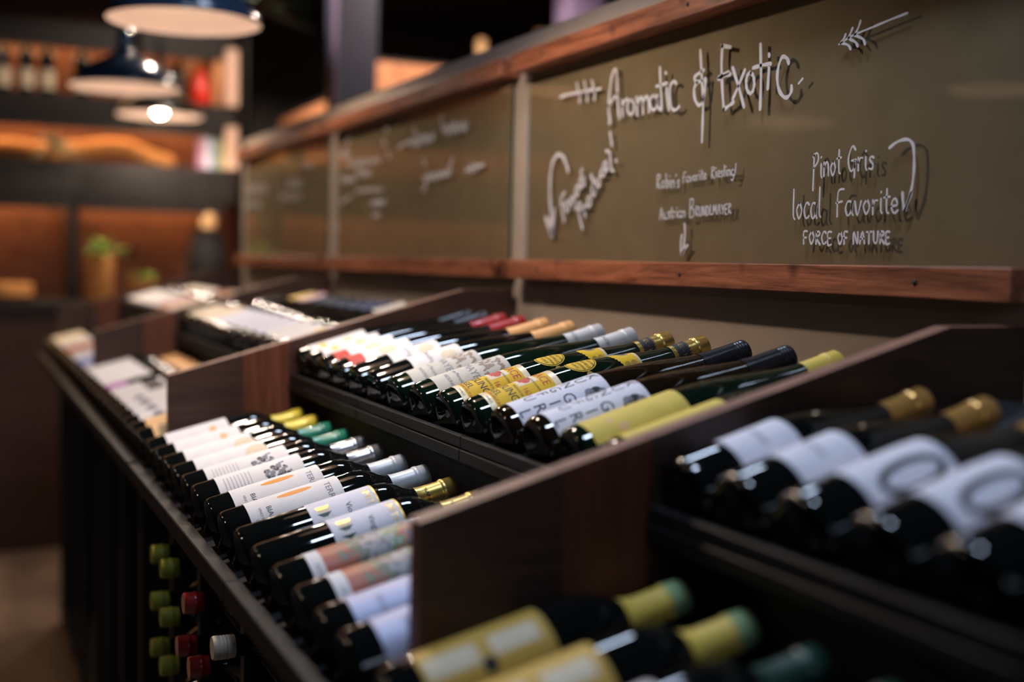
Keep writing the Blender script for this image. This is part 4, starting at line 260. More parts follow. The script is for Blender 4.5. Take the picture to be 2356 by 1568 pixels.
('word',[(0.003,[(1.3028,1.5715),(1.303,1.5236)]),(0.003,[(1.3049,1.5678),(1.3034,1.569),(1.3012,1.5709),(1.2989,1.5724),(1.2971,1.5727),(1.2957,1.5712),(1.2946,1.5686),(1.2939,1.5655),(1.2941,1.5627),(1.2955,1.5601),(1.2981,1.5573),(1.3007,1.5549),(1.3025,1.5532)]),(0.003,[(1.288,1.5576),(1.2879,1.5547),(1.2878,1.5505),(1.2877,1.5462),(1.2874,1.543),(1.287,1.5413),(1.2864,1.5403),(1.2859,1.5398),(1.2855,1.5395)]),(0.003,[(1.2882,1.5658),(1.2878,1.5667)]),(0.003,[(1.2822,1.5593),(1.2815,1.5411)]),(0.003,[(1.2818,1.5538),(1.2808,1.5551),(1.2794,1.557),(1.2778,1.5587),(1.2766,1.5595),(1.2756,1.5591),(1.2749,1.558),(1.2742,1.5563),(1.2737,1.5542),(1.2733,1.5513),(1.273,1.5476),(1.2728,1.544),(1.2727,1.5416)]),(0.003,[(1.2638,1.5591),(1.2648,1.5576),(1.2664,1.5556),(1.2678,1.5532),(1.2684,1.5508),(1.268,1.548),(1.2668,1.5448),(1.2654,1.5422),(1.2641,1.5411),(1.2627,1.5421),(1.2612,1.5446),(1.26,1.5476),(1.2595,1.5503),(1.26,1.5528),(1.2613,1.5553),(1.2628,1.5575),(1.2638,1.5591)]),(0.003,[(1.2529,1.5732),(1.2529,1.5678),(1.2528,1.56),(1.2527,1.5521),(1.2523,1.5464),(1.2516,1.5438),(1.2506,1.543),(1.2496,1.5431),(1.2489,1.543)]),(0.003,[(1.2565,1.5623),(1.2484,1.5635)])]),
('word',[(0.003,[(1.2215,1.571),(1.2227,1.5724),(1.2245,1.5745),(1.2264,1.5761),(1.2282,1.576),(1.2301,1.5733),(1.2322,1.569),(1.2339,1.564),(1.2347,1.5595),(1.2343,1.5552),(1.233,1.5507),(1.2313,1.5469),(1.2296,1.5446),(1.2277,1.5444),(1.2256,1.5457),(1.2236,1.5477),(1.2222,1.5497),(1.2217,1.5517),(1.2218,1.5541),(1.2221,1.5563),(1.2223,1.5579)]),(0.003,[(1.2281,1.5579),(1.2198,1.5587)]),(0.003,[(1.2222,1.5546),(1.2221,1.5365)]),(0.003,[(1.2159,1.5609),(1.2152,1.5445)]),(0.003,[(1.2155,1.5544),(1.2149,1.5555),(1.214,1.5572),(1.2131,1.5589),(1.2121,1.5601),(1.211,1.5605),(1.2098,1.5605),(1.2088,1.5602),(1.208,1.5601)]),(0.003,[(1.202,1.5605),(1.202,1.558),(1.2019,1.5542),(1.2018,1.5504),(1.2016,1.5475),(1.2011,1.546),(1.2005,1.5451),(1.1999,1.5447),(1.1994,1.5443)]),(0.003,[(1.2021,1.5678),(1.2016,1.5686)]),(0.003,[(1.1873,1.5589),(1.1882,1.5593),(1.1895,1.56),(1.1909,1.5605),(1.1921,1.5605),(1.193,1.5599),(1.1939,1.5589),(1.1945,1.5577),(1.1944,1.5565),(1.1934,1.5552),(1.1917,1.5537),(1.1899,1.5523),(1.1888,1.5508),(1.1884,1.5493),(1.1885,1.5476),(1.1889,1.5462),(1.1895,1.5452),(1.1907,1.5449),(1.1924,1.5452),(1.194,1.5457),(1.1951,1.5459)])]),
('word',[(0.003,[(1.3431,1.5266),(1.3431,1.5199),(1.3431,1.51),(1.3431,1.5),(1.3428,1.4926),(1.342,1.489),(1.341,1.4874),(1.34,1.4868),(1.3393,1.4863)]),(0.003,[(1.33,1.5078),(1.3313,1.5061),(1.3331,1.5037),(1.3348,1.501),(1.3356,1.4982),(1.3351,1.495),(1.3337,1.4912),(1.332,1.4881),(1.3304,1.4867),(1.3288,1.4878),(1.327,1.4906),(1.3256,1.4942),(1.3249,1.4973),(1.3256,1.5002),(1.3271,1.5032),(1.3289,1.5059),(1.33,1.5078)]),(0.003,[(1.3094,1.5047),(1.3104,1.5055),(1.3119,1.5069),(1.3136,1.5079),(1.3151,1.5077),(1.3165,1.5061),(1.318,1.5033),(1.3192,1.5002),(1.3197,1.4972),(1.3193,1.4943),(1.3183,1.4912),(1.3169,1.4885),(1.3155,1.4868),(1.3139,1.4868),(1.312,1.4878),(1.3103,1.4892),(1.3091,1.4901)]),(0.003,[(1.2947,1.5047),(1.2961,1.5053),(1.2981,1.5063),(1.3002,1.507),(1.3019,1.5067),(1.3033,1.505),(1.3045,1.5023),(1.3054,1.4992),(1.3057,1.4963),(1.3052,1.4933),(1.3041,1.49),(1.3028,1.4873),(1.3015,1.4859),(1.3001,1.4862),(1.2986,1.4876),(1.2971,1.4898),(1.2961,1.4923),(1.2954,1.4954),(1.2951,1.4994),(1.2949,1.5031),(1.2948,1.5057)]),(0.003,[(1.2948,1.5057),(1.2948,1.5027),(1.2949,1.4982),(1.295,1.4936),(1.2948,1.4902),(1.2942,1.4883),(1.2934,1.4872),(1.2926,1.4866),(1.292,1.4861)]),(0.003,[(1.2887,1.5269),(1.2887,1.5203),(1.2887,1.5108),(1.2886,1.501),(1.2883,1.4939),(1.2876,1.4904),(1.2866,1.4888),(1.2857,1.4883),(1.285,1.4878)])]),
('word',[(0.003,[(1.2407,1.5226),(1.2429,1.5226),(1.2461,1.5227),(1.2494,1.5219),(1.2517,1.519),(1.2526,1.5123),(1.2527,1.503),(1.2524,1.4938),(1.2523,1.4875)]),(0.003,[(1.2552,1.5051),(1.2433,1.507)]),(0.003,[(1.224,1.5047),(1.2255,1.5053),(1.2277,1.5061),(1.2301,1.5068),(1.2321,1.5065),(1.2336,1.5049),(1.2351,1.5026),(1.2361,1.4998),(1.2365,1.4973),(1.236,1.4947),(1.2348,1.4918),(1.2334,1.4894),(1.2319,1.4882),(1.2303,1.4884),(1.2286,1.4897),(1.2269,1.4916),(1.2256,1.4938),(1.2249,1.4966),(1.2244,1.5),(1.2242,1.5033),(1.224,1.5056)]),(0.003,[(1.224,1.5056),(1.2241,1.5029),(1.2243,1.499),(1.2244,1.495),(1.2242,1.492),(1.2236,1.4903),(1.2227,1.4893),(1.2217,1.4888),(1.2211,1.4884)]),(0.003,[(1.2191,1.506),(1.2182,1.5019),(1.2168,1.4958),(1.2152,1.4903),(1.2136,1.4879),(1.212,1.4903),(1.2101,1.4959),(1.2085,1.5019),(1.2073,1.506)]),(0.003,[(1.1969,1.5073),(1.1983,1.5059),(1.2003,1.5039),(1.2021,1.5015),(1.2029,1.4992),(1.2024,1.4964),(1.201,1.4932),(1.1993,1.4906),(1.1976,1.4894),(1.1959,1.4903),(1.194,1.4928),(1.1924,1.4957),(1.1917,1.4984),(1.1923,1.5009),(1.1939,1.5034),(1.1957,1.5057),(1.1969,1.5073)]),(0.003,[(1.1859,1.5064),(1.1852,1.4887)]),(0.003,[(1.1855,1.4993),(1.1849,1.5006),(1.184,1.5024),(1.183,1.5043),(1.182,1.5056),(1.1809,1.506),(1.1796,1.506),(1.1785,1.5057),(1.1777,1.5056)]),(0.003,[(1.1716,1.5073),(1.1715,1.5045),(1.1714,1.5005),(1.1713,1.4963),(1.1711,1.4932),(1.1706,1.4915),(1.1699,1.4906),(1.1693,1.4901),(1.1688,1.4897)]),(0.003,[(1.1717,1.5152),(1.1712,1.5161)]),(0.003,[(1.1614,1.5191),(1.1614,1.5139),(1.1615,1.5062),(1.1614,1.4985),(1.161,1.4929),(1.1602,1.4903),(1.1589,1.4895),(1.1577,1.4895),(1.1569,1.4894)]),(0.003,[(1.1659,1.5086),(1.156,1.5095)]),(0.003,[(1.1525,1.4976),(1.1504,1.4978),(1.1474,1.4981),(1.1445,1.4986),(1.1427,1.4994),(1.1426,1.501),(1.1435,1.5031),(1.1448,1.5051),(1.1461,1.5063),(1.1473,1.5067),(1.1486,1.5064),(1.1499,1.5057),(1.1509,1.5046),(1.1517,1.5028),(1.1523,1.5005),(1.1526,1.4981),(1.1525,1.4959),(1.1517,1.4938),(1.1505,1.4916),(1.149,1.4899),(1.1475,1.489),(1.1458,1.4892),(1.1439,1.4903),(1.1422,1.4916),(1.141,1.4925)])]),
('word',[(0.003,[(1.3115,1.4695),(1.313,1.4697),(1.3152,1.47),(1.3174,1.4699),(1.3189,1.4686),(1.3193,1.4653),(1.3191,1.4605),(1.3186,1.4558),(1.3183,1.4526)]),(0.003,[(1.3188,1.461),(1.3129,1.4614)]),(0.003,[(1.3018,1.4692),(1.3029,1.4679),(1.3046,1.4661),(1.3061,1.4639),(1.3068,1.4617),(1.3063,1.4591),(1.3051,1.4561),(1.3036,1.4536),(1.3023,1.4525),(1.3009,1.4533),(1.2993,1.4556),(1.2979,1.4584),(1.2974,1.4609),(1.2979,1.4632),(1.2993,1.4656),(1.3008,1.4677),(1.3018,1.4692)]),(0.003,[(1.2926,1.4688),(1.2923,1.4522)]),(0.003,[(1.2936,1.468),(1.2925,1.4683),(1.2909,1.4687),(1.2892,1.469),(1.2879,1.4688),(1.2869,1.4681),(1.286,1.4671),(1.2856,1.4658),(1.2857,1.4647),(1.287,1.4638),(1.2892,1.4629),(1.2912,1.4619),(1.292,1.4605),(1.2909,1.4584),(1.2884,1.4557),(1.2858,1.4531),(1.2841,1.4514)]),(0.003,[(1.2728,1.4663),(1.2735,1.467),(1.2746,1.468),(1.2759,1.4688),(1.277,1.4688),(1.2782,1.4675),(1.2795,1.4653),(1.2806,1.4628),(1.2811,1.4605),(1.2808,1.4582),(1.2798,1.4557),(1.2786,1.4535),(1.2774,1.4522),(1.2761,1.4522),(1.2746,1.453),(1.2732,1.454),(1.2723,1.4548)]),(0.003,[(1.2621,1.4678),(1.2635,1.468),(1.2655,1.4684),(1.2676,1.4682),(1.269,1.467),(1.2695,1.4637),(1.2696,1.4591),(1.2692,1.4545),(1.2684,1.4513),(1.267,1.4503),(1.2649,1.4506),(1.2629,1.4513),(1.2615,1.4517)]),(0.003,[(1.2688,1.4596),(1.2633,1.4599)])]),
('word',[(0.003,[(1.2447,1.4675),(1.2457,1.4663),(1.2471,1.4645),(1.2484,1.4625),(1.249,1.4605),(1.2486,1.458),(1.2476,1.4552),(1.2463,1.4529),(1.2451,1.4518),(1.2438,1.4526),(1.2425,1.4547),(1.2413,1.4573),(1.2408,1.4596),(1.2413,1.4618),(1.2425,1.464),(1.2438,1.4661),(1.2447,1.4675)]),(0.003,[(1.2308,1.4676),(1.2321,1.4678),(1.2339,1.4682),(1.2358,1.4681),(1.237,1.4669),(1.2373,1.4638),(1.2371,1.4595),(1.2367,1.4551),(1.2365,1.4521)]),(0.003,[(1.2369,1.4599),(1.2319,1.4602)])]),
('word',[(0.003,[(1.2188,1.4523),(1.2191,1.4557),(1.2194,1.4607),(1.2195,1.4652),(1.219,1.4672),(1.2175,1.4648),(1.2152,1.4597),(1.213,1.4546),(1.2114,1.4523),(1.2108,1.4543),(1.2108,1.4588),(1.2111,1.4638),(1.2112,1.4671)]),(0.003,[(1.2067,1.4526),(1.206,1.4559),(1.205,1.4609),(1.2038,1.4654),(1.2026,1.4673),(1.2015,1.4654),(1.2002,1.4609),(1.199,1.4559),(1.1982,1.4526)]),(0.003,[(1.2052,1.4585),(1.1996,1.4585)]),(0.003,[(1.1905,1.467),(1.1902,1.4523)]),(0.003,[(1.1948,1.467),(1.1859,1.4672)]),(0.003,[(1.1824,1.4676),(1.1823,1.4653),(1.1822,1.4619),(1.182,1.4585),(1.1816,1.4559),(1.1809,1.4544),(1.1801,1.4535),(1.1792,1.4531),(1.1783,1.453),(1.1774,1.4531),(1.1765,1.4536),(1.1757,1.4544),(1.1751,1.4559),(1.1748,1.4585),(1.1747,1.4619),(1.1746,1.4652),(1.1746,1.4675)]),(0.003,[(1.1702,1.4673),(1.17,1.4528)]),(0.003,[(1.1711,1.4666),(1.1701,1.4668),(1.1687,1.4671),(1.1672,1.4674),(1.166,1.4673),(1.1651,1.4667),(1.1644,1.4657),(1.1639,1.4647),(1.1641,1.4637),(1.1652,1.4629),(1.1672,1.4621),(1.169,1.4613),(1.1697,1.4601),(1.1687,1.4582),(1.1665,1.4559),(1.1642,1.4537),(1.1626,1.4521)]),(0.003,[(1.1537,1.4667),(1.155,1.4668),(1.1569,1.4672),(1.1588,1.4671),(1.16,1.466),(1.1605,1.4632),(1.1606,1.4591),(1.1602,1.4551),(1.1595,1.4523),(1.1582,1.4514),(1.1564,1.4516),(1.1545,1.4523),(1.1532,1.4526)]),(0.003,[(1.1599,1.4595),(1.1549,1.4598)])]),
('curved_arrow',[(0.0045,[(1.1601,1.5689),(1.1583,1.5699),(1.1558,1.5712),(1.1529,1.5727),(1.1498,1.5741),(1.1467,1.5751),(1.1436,1.5759),(1.1403,1.5765),(1.1369,1.5769),(1.1337,1.577),(1.1309,1.5767),(1.1283,1.576),(1.126,1.5749),(1.1238,1.5735),(1.122,1.5717),(1.1205,1.5695),(1.1193,1.5666),(1.1186,1.5631),(1.1181,1.5593),(1.1177,1.5553),(1.1174,1.5515),(1.1171,1.5478),(1.117,1.544),(1.1169,1.5402),(1.117,1.5364),(1.1173,1.5326),(1.1176,1.5289),(1.118,1.5253),(1.1186,1.5216),(1.1194,1.5178),(1.1204,1.5139),(1.1221,1.5093),(1.1242,1.5042),(1.1264,1.4991),(1.1284,1.4947),(1.1298,1.4916)]),(0.0045,[(1.1345,1.5133),(1.1343,1.5118),(1.1342,1.5098),(1.1339,1.5074),(1.1336,1.5048),(1.1332,1.5025),(1.1326,1.5),(1.1318,1.4973),(1.131,1.4947),(1.1303,1.4925),(1.1298,1.4909)]),(0.0045,[(1.1194,1.5126),(1.1202,1.5108),(1.1214,1.5082),(1.1227,1.5053),(1.1241,1.5023),(1.1253,1.4998),(1.1263,1.4976),(1.1274,1.4955),(1.1284,1.4936),(1.1292,1.492),(1.1298,1.4909)])])]
WRITE_MID=[('word',[(0.006,[(2.8872,1.7236),(2.885,1.7204),(2.8818,1.7154),(2.8782,1.7101),(2.8745,1.7059),(2.8712,1.7042),(2.8683,1.7064),(2.8655,1.7114),(2.8628,1.7172),(2.8601,1.722),(2.8572,1.7236),(2.854,1.7207),(2.8508,1.7145),(2.8475,1.7073),(2.8442,1.7013),(2.8412,1.699),(2.8384,1.7019),(2.8357,1.7085),(2.8332,1.7163),(2.8306,1.7227),(2.8278,1.7254),(2.8247,1.7224),(2.8214,1.7155),(2.8181,1.7073),(2.8149,1.7006),(2.8119,1.698),(2.8092,1.7012),(2.8066,1.7084),(2.8041,1.717),(2.8016,1.7244),(2.7989,1.7278),(2.7959,1.7259),(2.7928,1.7202),(2.7896,1.7133),(2.7865,1.7073),(2.7835,1.7046),(2.7807,1.7066),(2.7782,1.7116),(2.7756,1.7178),(2.773,1.7228),(2.7703,1.7247),(2.7673,1.722),(2.7642,1.7161),(2.7611,1.7091),(2.758,1.7033),(2.7551,1.7008),(2.7524,1.7028),(2.7499,1.7081),(2.7474,1.7144),(2.7449,1.7198),(2.7422,1.7224),(2.7394,1.7208),(2.7364,1.7165),(2.7334,1.7112),(2.7304,1.7068),(2.7276,1.7052),(2.7247,1.7072),(2.7217,1.7116),(2.7189,1.717),(2.7166,1.7221),(2.7149,1.7254)])]),
('word',[(0.006,[(2.6665,1.7347),(2.6645,1.7318),(2.6617,1.7273),(2.6585,1.7225),(2.6551,1.7188),(2.6521,1.7173),(2.6495,1.7193),(2.6471,1.724),(2.6447,1.7294),(2.6422,1.7338),(2.6396,1.7352),(2.6368,1.7323),(2.6338,1.7263),(2.6308,1.7194),(2.6279,1.7137),(2.6251,1.7114),(2.6226,1.7142),(2.6202,1.7205),(2.618,1.7279),(2.6156,1.7341),(2.6131,1.7366),(2.6104,1.7338),(2.6074,1.7272),(2.6044,1.7195),(2.6015,1.713),(2.5987,1.7104),(2.5963,1.7133),(2.594,1.7201),(2.5918,1.7282),(2.5896,1.7349),(2.5871,1.7376),(2.5844,1.7346),(2.5815,1.7276),(2.5785,1.7194),(2.5756,1.7123),(2.5728,1.709),(2.5704,1.7111),(2.5681,1.7167),(2.5659,1.7236),(2.5636,1.7295),(2.5612,1.7323),(2.5586,1.7306),(2.5558,1.7259),(2.553,1.7201),(2.5502,1.7153),(2.5476,1.7133),(2.5452,1.7154),(2.5429,1.7203),(2.5407,1.7261),(2.5384,1.7309),(2.536,1.7325),(2.5334,1.7298),(2.5306,1.7239),(2.5278,1.717),(2.525,1.7112),(2.5224,1.7087),(2.5198,1.7104),(2.5172,1.7151),(2.5147,1.721),(2.5126,1.7265),(2.5111,1.7302)]),(0.006,[(2.9712,1.7081),(2.9648,1.709),(2.9559,1.7103),(2.9455,1.7117),(2.9351,1.713),(2.9257,1.7141),(2.9169,1.7148),(2.9078,1.7154),(2.8992,1.7159),(2.892,1.7163),(2.8868,1.7166)]),(0.006,[(2.8609,1.7459),(2.8387,1.731)]),(0.006,[(2.6725,1.7584),(2.6667,1.737)])]),
('word',[(0.006,[(2.7809,1.6249),(2.7787,1.622),(2.7755,1.6177),(2.7718,1.6131),(2.7681,1.6097),(2.7647,1.6085),(2.7617,1.6109),(2.7589,1.616),(2.7561,1.622),(2.7533,1.627),(2.7504,1.6293),(2.7472,1.6278),(2.744,1.6236),(2.7407,1.6184),(2.7375,1.614),(2.7343,1.6121),(2.7314,1.6136),(2.7286,1.6176),(2.7258,1.6223),(2.723,1.6262),(2.7201,1.6278),(2.717,1.6259),(2.7138,1.6216),(2.7106,1.6165),(2.7074,1.6123),(2.7043,1.6106),(2.7015,1.6125),(2.6987,1.617),(2.696,1.6222),(2.6933,1.6267),(2.6905,1.6286),(2.6874,1.627),(2.6843,1.623),(2.6812,1.6182),(2.678,1.6141),(2.675,1.6125),(2.6722,1.6144),(2.6695,1.6187),(2.6669,1.6237),(2.6642,1.628),(2.6614,1.6299),(2.6584,1.6284),(2.6554,1.6246),(2.6523,1.62),(2.6492,1.6161),(2.6463,1.6146),(2.6435,1.6163),(2.6409,1.6203),(2.6383,1.6249),(2.6356,1.6289),(2.6329,1.6305),(2.6299,1.6288),(2.6269,1.6247),(2.6239,1.6199),(2.6209,1.6161),(2.618,1.6147),(2.6151,1.6167),(2.612,1.6211),(2.6092,1.6264),(2.6067,1.6313),(2.605,1.6346)]),(0.006,[(2.7881,1.6651),(2.7718,1.6496)]),(0.006,[(2.7896,1.589),(2.7592,1.602)]),(0.006,[(2.5922,1.6553),(2.6144,1.6362)]),(0.008,[(2.5144,1.6217),(2.5088,1.6222),(2.501,1.623),(2.4918,1.624),(2.4818,1.6249),(2.4716,1.6257),(2.4599,1.6264),(2.4465,1.627),(2.4331,1.6276),(2.4215,1.6281),(2.4135,1.6285)]),(0.008,[(2.4889,1.6317),(2.4795,1.6147)]),(0.008,[(2.4636,1.635),(2.4543,1.6181)])]),
('word',[(0.006,[(3.4925,1.7328),(3.4899,1.7303),(3.4863,1.7265),(3.4822,1.7225),(3.4779,1.7193),(3.474,1.718),(3.4705,1.7197),(3.4671,1.7237),(3.4638,1.7283),(3.4604,1.732),(3.457,1.7333),(3.4534,1.7308),(3.4496,1.7258),(3.4459,1.72),(3.4422,1.715),(3.4386,1.7127),(3.4351,1.7141),(3.4318,1.7181),(3.4286,1.723),(3.4253,1.7271),(3.4219,1.7287),(3.4184,1.7267),(3.4147,1.7223),(3.411,1.7171),(3.4074,1.7128),(3.4039,1.711),(3.4003,1.7125),(3.3965,1.7162),(3.3929,1.721),(3.3898,1.7254),(3.3876,1.7283)]),(0.008,[(3.4039,1.7671),(3.4068,1.7644),(3.4109,1.7606),(3.4156,1.7562),(3.4206,1.7516),(3.4252,1.7473),(3.4298,1.7429),(3.4348,1.7383),(3.4396,1.7338),(3.4437,1.7299),(3.4467,1.7272)]),(0.008,[(3.0924,1.7372),(3.0792,1.7204)]),(0.008,[(3.054,1.7027),(3.0411,1.6862)]),(0.008,[(3.0752,1.7653),(3.0626,1.7583)])]),
('word',[(0.005,[(3.4158,1.7026),(3.4129,1.6994),(3.4088,1.6944),(3.404,1.6891),(3.3992,1.6849),(3.3947,1.6831),(3.3908,1.685),(3.387,1.6895),(3.3832,1.6949),(3.3794,1.6995),(3.3755,1.7015),(3.3715,1.6998),(3.3673,1.6957),(3.3632,1.6907),(3.359,1.6866),(3.355,1.6849),(3.3512,1.6869),(3.3474,1.6915),(3.3437,1.6969),(3.34,1.7012),(3.3362,1.7027),(3.3322,1.7),(3.328,1.6944),(3.3239,1.6878),(3.3198,1.6824),(3.3158,1.6801),(3.312,1.6823),(3.3084,1.6877),(3.3049,1.6941),(3.3013,1.6995),(3.2975,1.7017),(3.2936,1.6995),(3.2896,1.6941),(3.2855,1.6877),(3.2815,1.6823),(3.2776,1.68),(3.2739,1.682),(3.2703,1.687),(3.2668,1.6931),(3.2633,1.6981),(3.2596,1.7001),(3.2558,1.6977),(3.2518,1.6924),(3.2478,1.6861),(3.2439,1.6807),(3.24,1.6783),(3.2364,1.6799),(3.2329,1.6843),(3.2295,1.6897),(3.226,1.6944),(3.2224,1.6965),(3.2187,1.6952),(3.2149,1.6915),(3.211,1.6871),(3.2072,1.6832),(3.2035,1.6815),(3.1999,1.6828),(3.1964,1.6861),(3.193,1.6901),(3.1895,1.6934),(3.186,1.6948),(3.1823,1.6933),(3.1786,1.6898),(3.1748,1.6857),(3.1711,1.6823),(3.1675,1.6808),(3.164,1.6823),(3.1606,1.6859),(3.1572,1.6901),(3.1538,1.6935),(3.1504,1.6948),(3.1468,1.693),(3.1431,1.6891),(3.1393,1.6844),(3.1357,1.6805),(3.1321,1.6788),(3.1284,1.68),(3.1245,1.6831),(3.1208,1.6872),(3.1176,1.6909),(3.1154,1.6934)])]),
('word',[(0.005,[(3.3278,1.6738),(3.3253,1.6709),(3.3217,1.6664),(3.3176,1.6617),(3.3133,1.6579),(3.3095,1.6562),(3.306,1.6576),(3.3027,1.6614),(3.2994,1.6659),(3.2961,1.6695),(3.2927,1.6708),(3.2891,1.6684),(3.2854,1.6635),(3.2817,1.6579),(3.2781,1.6531),(3.2746,1.651),(3.2712,1.6526),(3.268,1.6568),(3.2648,1.6619),(3.2615,1.6662),(3.2582,1.6678),(3.2547,1.6658),(3.2511,1.6613),(3.2475,1.6559),(3.2439,1.6513),(3.2404,1.6491),(3.2371,1.6503),(3.2339,1.6539),(3.2307,1.6583),(3.2275,1.662),(3.2243,1.6635),(3.2208,1.6618),(3.2173,1.658),(3.2138,1.6534),(3.2103,1.6496),(3.2069,1.6478),(3.2034,1.6488),(3.1997,1.6516),(3.1962,1.6553),(3.1932,1.6587),(3.191,1.661)])]),
('word',[(0.006,[(3.4741,1.662),(3.4717,1.659),(3.4682,1.6544),(3.4641,1.6495),(3.46,1.6455),(3.4562,1.6437),(3.4529,1.6451),(3.4497,1.6489),(3.4465,1.6535),(3.4433,1.6574),(3.44,1.6589),(3.4365,1.6571),(3.433,1.6531),(3.4294,1.6483),(3.4259,1.6441),(3.4225,1.6422),(3.4192,1.6434),(3.416,1.6468),(3.4128,1.6508),(3.4096,1.6542),(3.4064,1.6554),(3.403,1.6536),(3.3995,1.6498),(3.396,1.6453),(3.3926,1.6415),(3.3892,1.6397),(3.386,1.641),(3.3828,1.6443),(3.3797,1.6484),(3.3766,1.6517),(3.3734,1.6531),(3.3701,1.6517),(3.3667,1.6483),(3.3633,1.6442),(3.3599,1.6408),(3.3566,1.6394),(3.3532,1.6407),(3.3496,1.6437),(3.3461,1.6474),(3.3432,1.651),(3.3411,1.6533)])]),
('word',[(0.005,[(3.3253,1.6172),(3.3228,1.6156),(3.3192,1.6133),(3.315,1.6109),(3.3108,1.609),(3.3068,1.6081),(3.3033,1.609),(3.2998,1.6111),(3.2963,1.6137),(3.2928,1.6158),(3.2893,1.6167),(3.2857,1.6159),(3.2821,1.6139),(3.2784,1.6115),(3.2748,1.6094),(3.2712,1.6083),(3.2677,1.6087),(3.2642,1.61),(3.2608,1.6116),(3.2573,1.613),(3.2538,1.6134),(3.2503,1.6125),(3.2467,1.6107),(3.2431,1.6085),(3.2396,1.6068),(3.2361,1.6061),(3.2326,1.6068),(3.2293,1.6087),(3.2259,1.6109),(3.2226,1.6128),(3.2192,1.6135),(3.2157,1.6128),(3.2122,1.611),(3.2087,1.6088),(3.2052,1.607),(3.2017,1.6062),(3.1984,1.6069),(3.1951,1.6088),(3.1918,1.611),(3.1885,1.6127),(3.1851,1.6133),(3.1817,1.6122),(3.1782,1.6098),(3.1747,1.607),(3.1713,1.6047),(3.1679,1.6037),(3.1646,1.6046),(3.1614,1.6068),(3.1582,1.6094),(3.1549,1.6115),(3.1517,1.6124),(3.1483,1.6115),(3.1449,1.6093),(3.1415,1.6067),(3.1381,1.6044),(3.1348,1.6033),(3.1315,1.6039),(3.1283,1.6055),(3.1251,1.6075),(3.122,1.6092),(3.1187,1.6099),(3.1155,1.609),(3.1121,1.6072),(3.1088,1.605),(3.1055,1.6032),(3.1022,1.6024),(3.0988,1.6029),(3.0951,1.6043),(3.0916,1.606),(3.0886,1.6077),(3.0865,1.6088)]),(0.006,[(3.4861,1.5846),(3.4801,1.5856),(3.4718,1.587),(3.4621,1.5886),(3.4515,1.5902),(3.4408,1.5917),(3.4289,1.5932),(3.4153,1.5947),(3.4017,1.5961),(3.39,1.5973),(3.3819,1.5981)])]),
('word',[(0.006,[(3.1873,1.5778),(3.1852,1.5758),(3.1822,1.5728),(3.1787,1.5697),(3.1752,1.5672),(3.172,1.5664),(3.1692,1.5681),(3.1664,1.5717),(3.1637,1.5758),(3.1609,1.5792),(3.158,1.5805),(3.1551,1.5788),(3.152,1.5748),(3.1489,1.5702),(3.1458,1.5664),(3.1428,1.5648),(3.14,1.5665),(3.1373,1.5704),(3.1347,1.5751),(3.132,1.5791),(3.1292,1.5807),(3.1262,1.579),(3.1232,1.5749),(3.1201,1.5701),(3.1171,1.5661),(3.1142,1.5643),(3.1114,1.5657),(3.1087,1.5694),(3.1061,1.5738),(3.1035,1.5775),(3.1007,1.579),(3.0978,1.5774),(3.0948,1.5736),(3.0918,1.5691),(3.0888,1.5655),(3.086,1.5641),(3.083,1.5658),(3.08,1.5697),(3.0771,1.5744),(3.0746,1.5789),(3.0729,1.5818)])]),
('word',[(0.005,[(3.1727,1.5451),(3.1704,1.5434),(3.1671,1.5408),(3.1634,1.5381),(3.1595,1.5359),(3.156,1.535),(3.1528,1.536),(3.1497,1.5384),(3.1466,1.5412),(3.1435,1.5436),(3.1403,1.5445),(3.1371,1.5433),(3.1337,1.5407),(3.1304,1.5376),(3.1271,1.5351),(3.1239,1.534),(3.1205,1.5349),(3.1169,1.5372),(3.1135,1.54),(3.1106,1.5427),(3.1085,1.5444)]),(0.006,[(3.5223,1.5234),(3.5058,1.503)])])]
